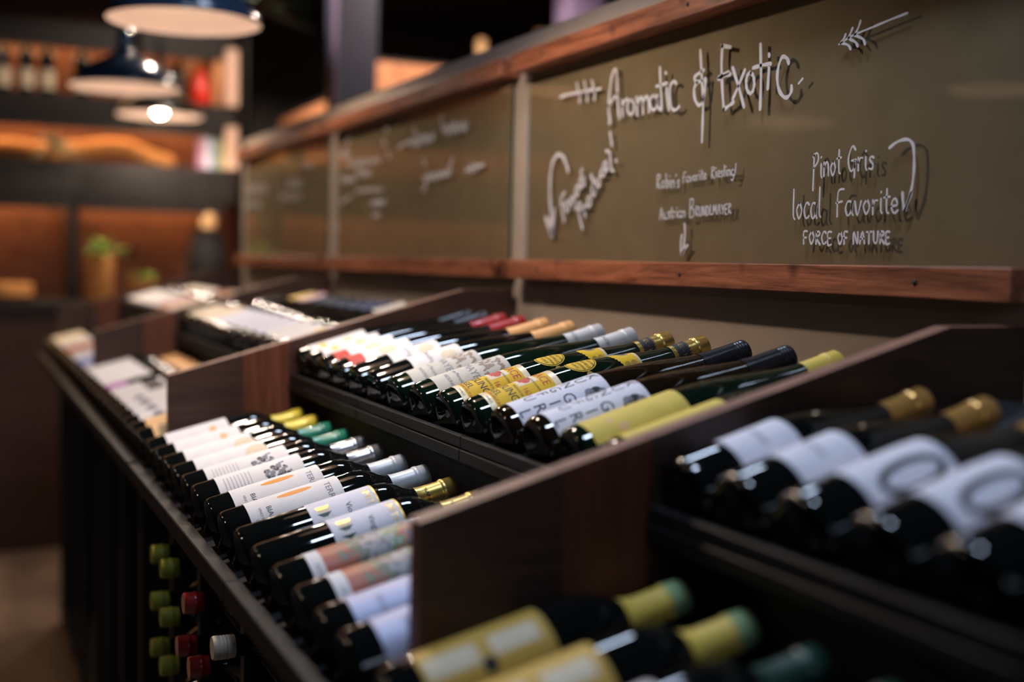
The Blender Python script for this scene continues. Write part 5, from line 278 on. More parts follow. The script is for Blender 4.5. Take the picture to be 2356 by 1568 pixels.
WRITE_FAR=[('word',[(0.006,[(4.7463,1.6999),(4.7402,1.6938),(4.7316,1.6846),(4.7216,1.6748),(4.7114,1.6668),(4.702,1.6629),(4.6936,1.665),(4.6853,1.6714),(4.6771,1.6793),(4.6689,1.6861),(4.6606,1.6889),(4.6521,1.6861),(4.6436,1.6795),(4.635,1.6717),(4.6264,1.6652),(4.6181,1.6625),(4.6099,1.6653),(4.602,1.672),(4.594,1.6798),(4.5861,1.6862),(4.5781,1.6886),(4.5698,1.6849),(4.5615,1.677),(4.5531,1.6678),(4.5448,1.6603),(4.5367,1.6572),(4.5288,1.6607),(4.5211,1.6688),(4.5136,1.6783),(4.5059,1.6863),(4.4982,1.6896),(4.4902,1.6864),(4.4821,1.6787),(4.474,1.6694),(4.4659,1.6615),(4.458,1.6578),(4.4497,1.6596),(4.441,1.665),(4.4326,1.672),(4.4255,1.6786),(4.4205,1.6829)])]),
('word',[(0.006,[(4.113,1.6852),(4.1086,1.6805),(4.1024,1.6734),(4.0952,1.6658),(4.0879,1.6597),(4.0812,1.657),(4.0752,1.6593),(4.0693,1.6652),(4.0636,1.6724),(4.0578,1.6786),(4.0519,1.6814),(4.0458,1.6794),(4.0396,1.6742),(4.0334,1.668),(4.0272,1.6626),(4.0212,1.6603),(4.0153,1.6624),(4.0096,1.6674),(4.0039,1.6733),(3.9982,1.6781),(3.9924,1.6798),(3.9865,1.6767),(3.9804,1.6704),(3.9743,1.663),(3.9682,1.6568),(3.9623,1.654),(3.9562,1.6555),(3.9497,1.66),(3.9435,1.6659),(3.9382,1.6714),(3.9345,1.6749)])]),
('word',[(0.006,[(3.9177,1.7287),(3.9131,1.7258),(3.9066,1.7214),(3.8991,1.7168),(3.8913,1.7129),(3.8842,1.7111),(3.8778,1.7123),(3.8714,1.7156),(3.8652,1.7197),(3.8589,1.7231),(3.8525,1.7244),(3.8461,1.7228),(3.8395,1.7192),(3.833,1.7149),(3.8265,1.7113),(3.8201,1.7099),(3.8134,1.7112),(3.8062,1.7145),(3.7994,1.7185),(3.7936,1.7223),(3.7894,1.7248)])]),
('word',[(0.005,[(4.798,1.6359),(4.7924,1.6321),(4.7843,1.6264),(4.775,1.6204),(4.7655,1.6155),(4.7567,1.6134),(4.7487,1.6153),(4.7409,1.6203),(4.7331,1.6263),(4.7253,1.6313),(4.7175,1.6335),(4.7095,1.6315),(4.7014,1.6269),(4.6934,1.6213),(4.6854,1.6164),(4.6775,1.6139),(4.6697,1.6148),(4.662,1.6179),(4.6544,1.6218),(4.6468,1.6251),(4.6391,1.6264),(4.6314,1.6247),(4.6236,1.6211),(4.6159,1.6169),(4.6081,1.6134),(4.6005,1.6118),(4.593,1.6131),(4.5855,1.6164),(4.5782,1.6203),(4.5708,1.6235),(4.5633,1.6247),(4.5558,1.6228),(4.5482,1.6188),(4.5407,1.6142),(4.5331,1.6102),(4.5257,1.6083),(4.5178,1.6092),(4.5094,1.6119),(4.5014,1.6154),(4.4945,1.6187),(4.4897,1.6208)])]),
('word',[(0.005,[(4.2166,1.6418),(4.2114,1.6385),(4.204,1.6337),(4.1954,1.6284),(4.1866,1.6241),(4.1784,1.622),(4.1711,1.6231),(4.1638,1.6265),(4.1566,1.6307),(4.1494,1.6341),(4.1421,1.6351),(4.1347,1.6326),(4.1273,1.6276),(4.1198,1.6219),(4.1124,1.6172),(4.1051,1.6153),(4.098,1.6174),(4.091,1.6225),(4.0841,1.6284),(4.0772,1.6333),(4.0702,1.6351),(4.063,1.6324),(4.0557,1.6267),(4.0484,1.6199),(4.0412,1.6142),(4.0341,1.6117),(4.0273,1.6136),(4.0205,1.6186),(4.0138,1.6247),(4.0071,1.63),(4.0004,1.6323),(3.9934,1.6306),(3.9864,1.6262),(3.9794,1.6209),(3.9724,1.6165),(3.9656,1.6146),(3.9584,1.6161),(3.9507,1.6199),(3.9434,1.6246),(3.9371,1.629),(3.9327,1.6319)])])]

def ribbon(mb, pts, w, x, mn):
    pts = [Vector((0, p[0], p[1])) for p in pts]
    q = [pts[0]]
    for p in pts[1:]:
        if (p-q[-1]).length > .0008: q.append(p)
    if len(q) == 1: q.append(q[0]+Vector((0, .001, .001)))
    n = len(q); vs = []; h = w/2
    for i, p in enumerate(q):
        d = (q[min(i+1, n-1)]-q[max(i-1, 0)]).normalized(); nn = Vector((0, -d.z, d.y)); k = h*(.85+.15*math.sin(i*.9))
        for xx in (x, x-.0008): vs += [Vector((xx, 0, 0))+p+nn*k, Vector((xx, 0, 0))+p-nn*k]
    fs = []
    for i in range(n-1):
        a = 4*i; b = a+4
        fs += [(a+2, a+3, b+3, b+2), (a, a+2, b+2, b), (a+1, b+1, b+3, a+3)]
    fs += [(0, 1, 3, 2), (4*n-4, 4*n-2, 4*n-1, 4*n-3)]
    mb.add(vs, fs, mn)
    for e, d in ((q[0], (q[0]-q[1])), (q[-1], (q[-1]-q[-2]))):          # rounded stroke ends
        d.normalize(); nn = Vector((0, -d.z, d.y)); f = [Vector((x-.0008, 0, 0))+e+(nn*math.cos(t)+d*math.sin(t))*h*.9 for t in [PI*k/6 for k in range(7)]]
        mb.add(f, [tuple(range(7))], mn)
ZT1, ZT0, ZB1, ZB0 = 1.8299, 1.7941, 1.4251, 1.388
def glass_panel(ya, yb, ga, gb, strokes, label):
    t = thing('writing_panel', label, 'glass board', (0, 0, 0), 'glass writing panels between timber rails')
    MB().box(-.045, 0, ya, yb, ZT0, ZT1, 'rail_wood', .0015).obj('top_rail', t)
    MB().box(-.045, 0, ya, yb, ZB0, ZB1, 'rail_wood', .0015).obj('bottom_rail', t)
    g = MB(); x0, x1 = -.009, -.004
    vs = [(x, y, z) for x in (x0, x1) for y in (ga, gb) for z in (ZB1, ZT0)]
    g.add(vs, [(0, 1, 3, 2), (4, 6, 7, 5)], 'chalk_glass'); g.add(vs, [(2, 3, 7, 6)], 'glass_edge_lit'); g.add(vs, [(0, 4, 5, 1)], 'glass_edge_green')  # far edge coloured pale blue-white for the light it catches
    p = g.obj('pane', t)
    for nm, st in strokes:
        w = MB()
        for wd_, pts in st: ribbon(w, pts, wd_, x0-.0001, 'chalk_ink')
        w.obj(nm, p, label='white chalk-pen '+nm.replace('_', ' '))
    for y in (ya+.14, (ya+yb)/2, yb-.14):
        for z in ((ZT0+ZT1)/2, (ZB0+ZB1)/2):
            s = MB(); s.lathe([(.0035, 0), (.0035, .0012), (.002, .002)], 8, 'black_paint', cap1=True); o = s.obj('screw_head', t); o.location = (-.045, y, z); o.rotation_euler = (0, -PI/2, 0)
    return t
glass_panel(.93, 2.2057, .945, 2.200, WRITE_RIGHT, 'nearest glass panel, lettered Aromatic & Exotic in white chalk pen')
glass_panel(2.2542, 3.5384, 2.275, 3.53, WRITE_MID, 'middle glass panel with blurred chalk writing, between two plaster strips')
glass_panel(3.60, 4.80, 3.62, 4.79, WRITE_FAR, 'farthest glass panel at the end of the partition wall')

# ------------------------------------------------------------------ wine rack units
TU, TL = .2867, .2471                                     # slope of the upper and the lower shelf
NU = Vector((-math.sin(TU), 0, math.cos(TU))); NL = Vector((-math.sin(TL), 0, math.cos(TL)))
DU = Vector((math.cos(TU), 0, math.sin(TU))); DL_ = Vector((math.cos(TL), 0, math.sin(TL)))
PU = Vector((-.463, 0, 1.2114))-NU*.0372; PL = Vector((-.7376, 0, 1.0576))-NL*.0344     # where the base of a bottle meets the shelf
def topz(x): return 1.201+(x+.698)*(1.363-1.201)/(.698-.121)
def side_panel(t, y0, y1):
    def board(x0, x1, nm, mn, parent):
        x0 += .0006; x1 -= .0006; pts = [(x0, .99), (x1, .99), (x1, min(1.363, topz(x1)))]
        if x1 > -.121: pts.append((-.121, 1.363))
        pts.append((x0, topz(x0)))
        return MB().prism_y(pts[::-1], y0, y1, mn, 'edge_wood').obj(nm, parent)
    p = board(-.475, -.012, 'side_panel', 'panel_wood', t)
    MB().box(-.69, -.012, y0, y1, 0, .9895, 'blue_black').obj('carcass_side', t)
    board(-.562, -.475, 'board', 'panel_wood_red', p); board(-.698, -.562, 'board', 'panel_wood', p)
def slab(t, nm, P, D, N_, l0, l1, th, y0, y1, mn):
    a = P+D*l0; b = P+D*l1
    poly = [(a.x, a.z), (b.x, b.z), (b.x-N_.x*th, b.z-N_.z*th), (a.x-N_.x*th, a.z-N_.z*th)]
    return MB().prism_y(poly, y0, y1, mn).obj(nm, t)
def rack(k, label, cubby=False):
    y0 = Y0+U*k; y1 = y0+U
    t = thing('wine_rack', label, 'wine rack', (-.35, y0+U/2, 0), 'stepped wine racks along the wall')
    t.location = (0, 0, 0)
    side_panel(t, y0+.0115, y0+.022); side_panel(t, y1, y1+.0105)
    a, b = y0+.0225, y1-.0005
    slab(t, 'upper_shelf', PU, DU, NU, -.012, .40, .010, a, b, 'black_paint')
    slab(t, 'lower_shelf', PL, DL_, NL, -.010, .315, .010, a, b, 'black_paint')
    MB().box(-.42, -.408, a, b, .6, 1.150, 'black_paint').obj('riser', t)
    n = 3
    for i in range(n):
        ya, yb = a+(b-a)*i/n+.001, a+(b-a)*(i+1)/n-.001
        MB().box(-.4763, -.4665, ya, yb, 1.1865, 1.2015, 'lip_paint', .001).obj('upper_lip_board', t)
        MB().box(-.4778, -.4665, ya, yb, 1.170, 1.1850, 'lip_paint', .001).obj('upper_lip_board', t)
        MB().box(-.7688, -.7488, ya, yb, 1.018, 1.0443, 'lip_front', .0015).obj('front_lip_board', t)
    MB().box(-.695, -.02, a, b, .06, .075, 'blue_black').obj('bottom_shelf', t)
    MB().box(-.64, -.62, a, b, 0, .06, 'blue_black').obj('plinth', t)
    MB().box(-.03, -.02, a, b, .08, 1.16, 'black_paint').obj('back_panel', t)
    for i in range(1, 4):
        y = a+(b-a)*i/4; MB().box(-.70, -.685, y-.012, y+.012, .076, .955, 'blue_black').obj('front_post', t)
    if cubby:
        for z in (.8825, .8030, .7235, .644): MB().box(-.68, -.425, a, b, z-.003, z-.0005, 'blue_black').obj('cubby_shelf', t)
    return t
rack(-1, 'nearest wine rack, out of focus in the right foreground')
rack(0, 'sharpest wine rack, below the Aromatic & Exotic panel', True)
rack(1, 'wine rack below the middle glass panel')
rack(2, 'farthest wine rack, at the end of the wall')

# ------------------------------------------------------------------ bottles
SC = {'flute': (1.057, 1.03), 'claret': (.945, .965), 'burgundy': (.96, .95)}
PROF = {
 'flute': (.335, [(0, .012), (.018, .010), (.029, .0015), (.0325, .0), (.0352, .002), (.0365, .007), (.0365, .06), (.0365, .118), (.0358, .140), (.0335, .165), (.0300, .190), (.0255, .215), (.0210, .240), (.0172, .262), (.0150, .280), (.0143, .300), (.0143, .330), (0, .331)]),
 'claret': (.298, [(0, .016), (.018, .013), (.030, .0015), (.0335, .0), (.0362, .002), (.0375, .007), (.0375, .10), (.0375, .182), (.0368, .194), (.0342, .206), (.0290, .217), (.0225, .226), (.0175, .235), (.0150, .247), (.0143, .262), (.0143, .293), (0, .294)]),
 'burgundy': (.296, [(0, .016), (.020, .013), (.032, .0015), (.0355, .0), (.0385, .002), (.0400, .007), (.0400, .06), (.0400, .118), (.0390, .137), (.0355, .158), (.0300, .180), (.0240, .200), (.0190, .218), (.0160, .236), (.0148, .252), (.0143, .270), (.0143, .291), (0, .292)])}
PROF = {k: (L*SC[k][0], [(r*SC[k][1], s*SC[k][0]) for r, s in p]) for k, (L, p) in PROF.items()}
def rad(shape, s):
    p = PROF[shape][1]
    for (r0, s0), (r1, s1) in zip(p[3:], p[4:]):
        if s0 <= s <= s1: return r0+(r1-r0)*(s-s0)/(s1-s0)
    return p[-2][0]
_txt = {}
def text_geo(body, size):
    key = (body, size)
    if key not in _txt:
        c = bpy.data.curves.new('t', 'FONT'); c.body = body; c.size = size; c.align_x = 'CENTER'; c.align_y = 'CENTER'; c.resolution_u = 2
        o = bpy.data.objects.new('t', c); COL.objects.link(o); dg = bpy.context.evaluated_depsgraph_get(); me = o.evaluated_get(dg).to_mesh()
        bm = bmesh.new(); bm.from_mesh(me); o.evaluated_get(dg).to_mesh_clear(); COL.objects.unlink(o); bpy.data.objects.remove(o); bpy.data.curves.remove(c)
        xs = [v.co.x for v in bm.verts]
        if xs:
            x = min(xs)+.004
            while x < max(xs):
                bmesh.ops.bisect_plane(bm, geom=bm.verts[:]+bm.edges[:]+bm.faces[:], plane_co=(x, 0, 0), plane_no=(1, 0, 0)); x += .004
        bm.verts.index_update(); _txt[key] = ([v.co[:2] for v in bm.verts], [[v.index for v in f.verts] for f in bm.faces]); bm.free()
    return _txt[key]
class Label(MB):
    """paper on a bottle: pieces given by angle (0 = top, + towards the shopper's right) and distance from the base"""
    def __init__(s, shape): super().__init__(); s.shape = shape
    def p(s, th, z, lift): z *= SC[s.shape][0]; r = rad(s.shape, z)+.0003+lift*.00012; return (-r*math.cos(th), -r*math.sin(th), z)
    def patch(s, s0, s1, a0, a1, mn, lift=1):
        a0, a1 = math.radians(a0), math.radians(a1); n = max(2, int((a1-a0)/.06)); m = max(1, int((s1-s0)/.02)) if s1 > .115 else 1
        vs = [s.p(a0+(a1-a0)*i/n, s0+(s1-s0)*j/m, lift) for j in range(m+1) for i in range(n+1)]
        s.add(vs, [(j*(n+1)+i, j*(n+1)+i+1, (j+1)*(n+1)+i+1, (j+1)*(n+1)+i) for j in range(m) for i in range(n)], mn); return s
    def disc(s, sc, ac, rs, mn, lift=2, ra=None, half=None):
        ac = math.radians(ac); ra = ra or rs; R = rad(s.shape, sc*SC[s.shape][0]); vs = [s.p(ac, sc, lift)]; n = 20
        m = max(1, int(ra/.003))
        for q in range(1, m+1):
            for k in range(n): t = 2*PI*k/n; vs.append(s.p(ac+ra*q/m*math.cos(t)/R, sc+rs*q/m*math.sin(t), lift))
        fs = [(0, 1+k, 1+(k+1) % n) for k in range(n)]
        for q in range(m-1): fs += [(1+q*n+k, 1+q*n+(k+1) % n, 1+(q+1)*n+(k+1) % n, 1+(q+1)*n+k) for k in range(n)]
        s.add(vs, fs, mn); return s
    def poly(s, pts, mn, lift=2):
        vs = [s.p(math.radians(a), z, lift) for a, z in pts]; s.add(vs, [tuple(range(len(vs)))], mn); return s
    def text(s, body, size, sc, ac, mn, lift=3):
        vs, fs = text_geo(body, size); R = rad(s.shape, sc*SC[s.shape][0]); ac = math.radians(ac)
        s.add([s.p(ac+x/R, sc+y, lift) for x, y in vs], fs, mn); return s
    def line(s, s0, a0, a1, mn, w=.0012, lift=3): return s.patch(s0, s0+w, a0, a1, mn, lift)
KINDS = {}
def kind(name, shape, glass, foil, foil_s, draw, desc, tip=None, ribs=False, band=None): KINDS[name] = dict(shape=shape, glass=glass, foil=foil, fs=foil_s, draw=draw, desc=desc, tip=tip, ribs=ribs, band=band, parts=None)
def build_kind(k):
    d = KINDS[k]
    if d['parts']: return d['parts']
    sh = d['shape']; Lb, prof = PROF[sh]
    parts = [('body', MB().lathe(prof, 36, d['glass']).mesh('bottle_body', True), None)]
    lb = Label(sh); d['draw'](lb)
    if lb.f: parts.append(('label', lb.mesh('bottle_label', True), None))
    f0 = d['fs']*SC[sh][0]; pr = [(rad(sh, f0)+.0007, f0)]
    for s in (f0+.006, f0+.015, Lb-.022): pr.append((max(rad(sh, min(s, Lb-.01)), .0143)+.0008, s))
    if d['ribs']:
        for q in range(3): z = Lb-.019+q*.004; pr += [(.0156, z), (.0150, z+.0015), (.0150, z+.0022), (.0156, z+.0035)]
        pr += [(.0156, Lb-.003), (.0145, Lb)]
    else: pr += [(.0152, Lb-.020), (.0164, Lb-.0185), (.0164, Lb-.0145), (.0155, Lb-.013), (.0156, Lb-.002), (.0142, Lb)]
    pr += [(.004, Lb+.0002)]
    cp = MB()
    if d['tip']:
        ns = [i for i, (r, s) in enumerate(pr) if s < Lb-.018]; c = ns[-1]
        cp.lathe(pr[:c+1], 28, d['foil']); cp.lathe(pr[c:], 28, d['tip'], cap1=True)
    else: cp.lathe(pr, 28, d['foil'], cap1=True)
    parts.append(('capsule', cp.mesh('capsule', True), None))
    if d['band']:
        for nm, fn in (d['band'] if isinstance(d['band'], list) else [('capsule_print', d['band'])]): b = Label(sh); fn(b); parts.append((nm, b.mesh(nm, True), None))
    d['parts'] = parts; return parts
def bottle(k, loc, R, label, group):
    t = thing('wine_bottle', label, 'wine bottle', (0, 0, 0), group); t.matrix_world = Matrix.Translation(loc) @ R
    for nm, me, lb in build_kind(k): link(nm, me, t, lb)
    return t
ORD = ['first', 'second', 'third', 'fourth', 'fifth', 'sixth', 'seventh', 'eighth', 'ninth', 'tenth', 'eleventh', 'twelfth', 'thirteenth', 'fourteenth']
def row(kinds, ys, upper, where, rolls=None):
    t = TU if upper else TL; P = PU if upper else PL; N_ = NU if upper else NL
    rnd = random.Random(where+str(upper))
    for i, (k, y) in enumerate(zip(kinds, ys)):
        Rr = max(r for r, s in PROF[KINDS[k]['shape']][1])
        loc = P+N_*(Rr+.0004)+Vector((0, y, 0)); fl = (rolls[i] if rolls else rnd.uniform(-.10, .10))
        R = (Matrix.Rotation(PI/2-t, 4, 'Y') @ Matrix.Rotation(fl, 4, 'Z'))
        tier = 'upper' if upper else 'lower'
        bottle(k, loc, R, '%s, %s from near end, %s row of %s' % (KINDS[k]['desc'], ORD[i], tier, where), '%s row of %s' % (tier, where))
# --- the kinds
W_ = lambda mn, s0, s1, a=100: (lambda l: l.patch(s0, s1, -a, a, mn))
def d_alsace(l):
    l.patch(.018, .113, -95, 85, 'paper_yellow'); l.patch(.018, .026, -95, 85, 'band_cream', 2); l.patch(.105, .113, -95, 85, 'band_cream', 2)
    l.text('ALSACE', .0150, .096, 5, 'ink_red'); l.text('RIESLING', .0145, .050, 12, 'ink_black'); l.text('HUGEL', .0120, .036, 0, 'ink_black'); l.text('1639', .0095, .068, 48, 'ink_red'); l.text('APPELLATION CONTROLEE', .0042, .083, 30, 'ink_black'); l.text('PRODUCE OF FRANCE', .0042, .060, 45, 'ink_black'); l.text('RIQUEWIHR HAUT-RHIN', .0052, .029, 20, 'ink_red')
    l.patch(.064, .090, -14, 26, 'paper_cream', 2); l.patch(.069, .084, -8, 14, 'ink_red', 3); l.disc(.0765, 15, .005, 'ink_red', 3); l.text('FAMILLE', .0045, .022, 30, 'ink_brown')
def d_alsace_seal(l):
    l.disc(.153, 12, .0200, 'paper_yellow', 1); l.disc(.153, 12, .0186, 'ink_black', 2); l.disc(.153, 12, .0176, 'paper_yellow', 3); l.text('GRAND VIN', .0048, .1640, 14, 'ink_black', 6); l.text('MEDAILLE', .0056, .1570, 18, 'ink_black', 6); l.text('RIQUEWIHR', .0048, .1500, 18, 'ink_black', 6); l.text('ALSACE', .0048, .1435, 18, 'ink_black', 6); l.disc(.153, 52, .004, 'ink_gold', 5)
def d_alsace_neck(l):
    [l.patch(.194+.012*abs(math.sin((a-5)*PI/170)), .23, a, a+9, 'paper_yellow', 2) for a in range(-60, 75, 9)]; l.patch(.226, .230, -60, 75, 'band_cream', 3); l.disc(.214, -2, .009, 'ink_brown', 3); l.disc(.214, -2, .0055, 'ink_black', 4); l.disc(.210, 52, .004, 'ink_gold', 4); l.disc(.219, 52, .004, 'ink_gold', 4)
def d_alsace_band(l):
    l.patch(.287, .303, -180, 180, 'ink_black', 8); l.text('HUGEL - HUGEL - HUGEL', .0085, .295, 0, 'foil_gold', 10)
    for k in range(24):
        for z, dz in ((.2855, .0022), (.3028, .0022)): l.patch(z, z+dz, k*15, k*15+7, 'ink_black', 8)
def d_kungfu(l):
    l.patch(.014, .130, -110, 80, 'paper_lilac')
    for i, ch in enumerate('KUNGFU'): l.text(ch, .019, .121-i*.0165, 8, 'ink_black')
    for i, ch in enumerate('GIRL'): l.text(ch, .021, .078-i*.0185, 42, 'ink_black')
    for (a, z, r) in ((50, .112, .008), (58, .104, .009), (46, .104, .006), (54, .119, .006), (64, .112, .006), (62, .096, .005)): l.disc(z, a, r, 'ink_grey' if r < .007 else 'ink_black', 3)
    l.poly([(64, .024), (62, .060), (68, .066), (76, .064), (78, .030), (72, .022)], 'ink_black', 2)
def d_mayer(l):
    l.patch(.024, .130, -110, 90, 'paper_grey')
    rnd = random.Random(4)
    for q in range(46): l.disc(rnd.uniform(.093, .122), rnd.gauss(15, 26), rnd.uniform(.0015, .0042), 'ink_brown', 3, ra=rnd.uniform(.001, .003))
    l.text('MAYER', .0155, .079, 30, 'ink_grey'); l.text('am Pfarrplatz', .007, .058, 30, 'ink_grey'); l.text('RIESLING', .007, .044, 30, 'ink_grey')
def d_plain_yellow(l): l.patch(.014, .125, -80, 55, 'paper_pale_yellow'); l.disc(.05, 40, .006, 'paper_peach', 2); l.disc(.04, 20, .004, 'paper_peach', 2)
kind('flute_yellow', 'flute', 'glass_green', 'foil_yellow_pale', .285, d_plain_yellow, 'green flute with plain yellow label')
kind('kungfu', 'flute', 'glass_brown', 'foil_black', .268, d_kungfu, 'screw-cap flute with stacked black letters', ribs=True)
kind('alsace', 'flute', 'glass_green', 'foil_gold', .280, d_alsace, 'gold-capped green flute with yellow label', band=[('round_seal', d_alsace_seal), ('neck_label', d_alsace_neck), ('capsule_band', d_alsace_band)])
kind('mayer', 'flute', 'glass_green', 'foil_grey', .272, d_mayer, 'green flute with pale grey label', band=lambda l: l.text('GRINZING', .008, .286, 35, 'ink_grey', 10))
def d_c(l): l.patch(.060, .140, -110, 85, 'paper_white'); l.disc(.118, 35, .012, 'paper_cream', 2); l.text('Riesling', .012, .09, 20, 'ink_grey')
def d_b(l): l.patch(.020, .125, -110, 85, 'paper_white'); l.patch(.020, .045, -110, 85, 'ink_red', 2); l.disc(.085, 30, .014, 'paper_cream', 2)
def d_a(l): l.patch(.022, .125, -110, 85, 'paper_white'); l.disc(.09, 30, .010, 'leaf_grey', 2); l.disc(.045, 20, .008, 'paper_pale_yellow', 2)
kind('orange_cap', 'flute', 'glass_black', 'foil_orange', .262, d_c, 'dark bottle with orange capsule')
kind('red_cap', 'flute', 'glass_black', 'foil_red', .268, d_b, 'red-capped bottle with red-banded label')
kind('black_cap', 'flute', 'glass_black', 'foil_black', .268, d_a, 'black-capped bottle with white label', ribs=True)
def d_silver(l): l.patch(.030, .150, -110, 95, 'paper_silver'); l.poly([(60, .095), (60, .135), (75, .12)], 'ink_grey', 2); l.text('SAUVIGNON', .010, .06, 60, 'ink_grey')
def d_art(l): l.patch(.047, .178, -110, 100, 'paper_art'); l.patch(.036, .052, -110, 100, 'paper_white', 2); l.patch(.168, .180, -110, 100, 'paper_white', 2); l.text('WHITE WINE', .0055, .044, 60, 'ink_grey')
def d_g(l):
    l.patch(.092, .182, -110, 95, 'paper_lilac'); l.patch(.1805, .183, -110, 95, 'ink_gold', 2); l.text('SMITH', .0135, .171, 40, 'ink_gold'); l.text('Viognier', .011, .143, 62, 'ink_black')
    rowc = ['ink_gold', 'paper_cream', 'ink_green', 'paper_white', 'ink_green']
    for i in range(5): a0 = 22+i*9; l.poly([(a0, .100), (a0, .120), (a0+9, .117-i*.002), (a0+9, .103+i*.002)], rowc[i], 2)
def d_r(l):
    l.patch(.034, .166, -110, 95, 'paper_white'); l.disc(.103, 16, .025, 'ink_orange', 2, ra=.0048); l.text('BIANCA', .010, .062, 62, 'ink_black'); l.text('VINO BIANCO', .0055, .050, 60, 'ink_grey'); l.text('TERRA', .012, .148, 45, 'ink_grey'); l.text('D.O.C.', .006, .042, 70, 'ink_grey')
def d_h(l):
    l.patch(.034, .166, -110, 95, 'paper_white'); rnd = random.Random(9)
    for q in range(40): l.disc(rnd.uniform(.108, .145), rnd.gauss(45, 14), rnd.uniform(.0015, .0045), 'ink_grey' if q % 3 else 'ink_black', 3)
    for i in range(8): l.line(.045+i*.0055, 20, 85-4*(i % 3), 'ink_grey', .0007)
def d_j(l): l.patch(.034, .150, -110, 95, 'paper_white'); l.disc(.135, 50, .020, 'paper_cream', 2)
def d_k(l): l.patch(.034, .150, -110, 95, 'paper_white'); l.disc(.12, 40, .007, 'paper_peach', 2)
kind('silver', 'claret', 'glass_black', 'foil_silver', .240, d_silver, 'black bottle with silvery blue label')
kind('art', 'claret', 'glass_black', 'foil_silver', .240, d_art, 'black bottle with painted orange label')
kind('gold_cap', 'claret', 'glass_black', 'foil_gold', .240, d_g, 'black bottle with gold capsule', band=lambda l: l.text('NAPA', .007, .254, 60, 'ink_black', 10))
kind('bianca', 'claret', 'glass_black', 'foil_blue_grey', .240, d_r, 'grey-capped bottle with orange stroke')
kind('drawing', 'claret', 'glass_black', 'foil_silver', .240, d_h, 'silver-capped bottle with engraved picture')
kind('green_cap', 'claret', 'glass_black', 'foil_green', .235, d_j, 'green-capped bottle with white label')
kind('yellow_cap', 'claret', 'glass_black', 'foil_yellow', .235, d_k, 'yellow-capped bottle with white label')
def d_u(l): l.patch(.050, .118, -110, 80, 'paper_lilac'); l.text('white', .012, .085, 20, 'ink_grey')
def d_u2(l):
    l.patch(.048, .138, -110, 85, 'paper_lilac'); l.disc(.096, 44, .034, 'ink_black', 2, ra=.0165); l.disc(.096, 44, .027, 'paper_lilac', 3, ra=.0085)
def d_t(l): l.patch(.030, .150, -110, 85, 'paper_gold'); l.patch(.034, .082, 20, 52, 'paper_cream', 2); l.patch(.095, .140, 20, 50, 'paper_cream', 2); l.disc(.088, 58, .007, 'ink_black', 2)
kind('near_white', 'burgundy', 'glass_black', 'foil_gold_amber', .240, d_u, 'amber-capped bottle with white label')
kind('near_ring', 'burgundy', 'glass_black', 'foil_gold_amber', .240, d_u2, 'bottle with black ring on white')
kind('near_yellow', 'claret', 'glass_black', 'foil_yellow_pale', .230, d_t, 'bottle with gold label', tip='foil_green_pale')
kind('near_green', 'claret', 'glass_black', 'foil_green_dark', .235, d_k, 'green-capped bottle with white label')
def simple(nm, shape, paper, foil, desc, s0=.03, s1=.125, mark=None, glass='glass_black'):
    def dr(l):
        l.patch(s0, s1, -110, 90, paper)
        if mark: mark(l)
    kind(nm, shape, glass, foil, .262 if shape == 'flute' else .238, dr, desc)
simple('c_yellow', 'flute', 'paper_white', 'foil_yellow', 'yellow-capped flute', mark=lambda l: l.disc(.098, 35, .018, 'paper_pale_yellow', 2))
simple('c_cream', 'flute', 'paper_white', 'foil_cream', 'cream-capped flute')
simple('c_navy', 'flute', 'paper_lilac', 'foil_navy', 'navy-capped flute')
simple('c_black', 'flute', 'paper_lilac', 'foil_black', 'black-capped flute')
simple('c_pink', 'flute', 'paper_cream', 'foil_pink', 'pink-capped flute')
simple('c_gold', 'flute', 'paper_cream', 'foil_gold', 'gold-capped flute')
simple('c_tan', 'burgundy', 'paper_cream', 'foil_black', 'bottle with cream label')
simple('c_peach', 'claret', 'paper_peach', 'foil_silver', 'bottle with peach label', s1=.15)
simple('c_white', 'claret', 'paper_white', 'foil_purple', 'purple-capped bottle', s1=.155, mark=lambda l: l.disc(.07, 40, .012, 'ink_grey', 2))
simple('c_mark', 'claret', 'paper_white', 'foil_purple', 'bottle with dark mark', s1=.155, mark=lambda l: (l.patch(.105, .145, 5, 45, 'ink_black', 2), l.patch(.105, .145, 45, 62, 'ink_red', 2)))
simple('c_amber', 'claret', 'paper_white', 'foil_orange', 'orange-capped bottle', s1=.155)
simple('c_lilac', 'claret', 'ink_purple', 'foil_black', 'bottle with purple label', s1=.08)
simple('d_white', 'claret', 'paper_white', 'foil_cream', 'cream-capped bottle', s1=.15)
simple('d_orange', 'claret', 'paper_orange', 'foil_orange', 'bottle with orange label', s1=.14)
simple('d_red', 'claret', 'paper_white', 'foil_red', 'red-capped bottle', s1=.15)
simple('d_pink', 'claret', 'paper_pink', 'foil_pink', 'bottle with pink label', s1=.14)
simple('d_blue', 'claret', 'paper_blue', 'foil_navy', 'bottle with blue label', s1=.15)
simple('d_lilac', 'claret', 'paper_lilac', 'foil_silver', 'bottle with pale lilac label', s1=.14)
simple('d_cream', 'claret', 'paper_cream', 'foil_cream', 'bottle with cream label', s1=.14)
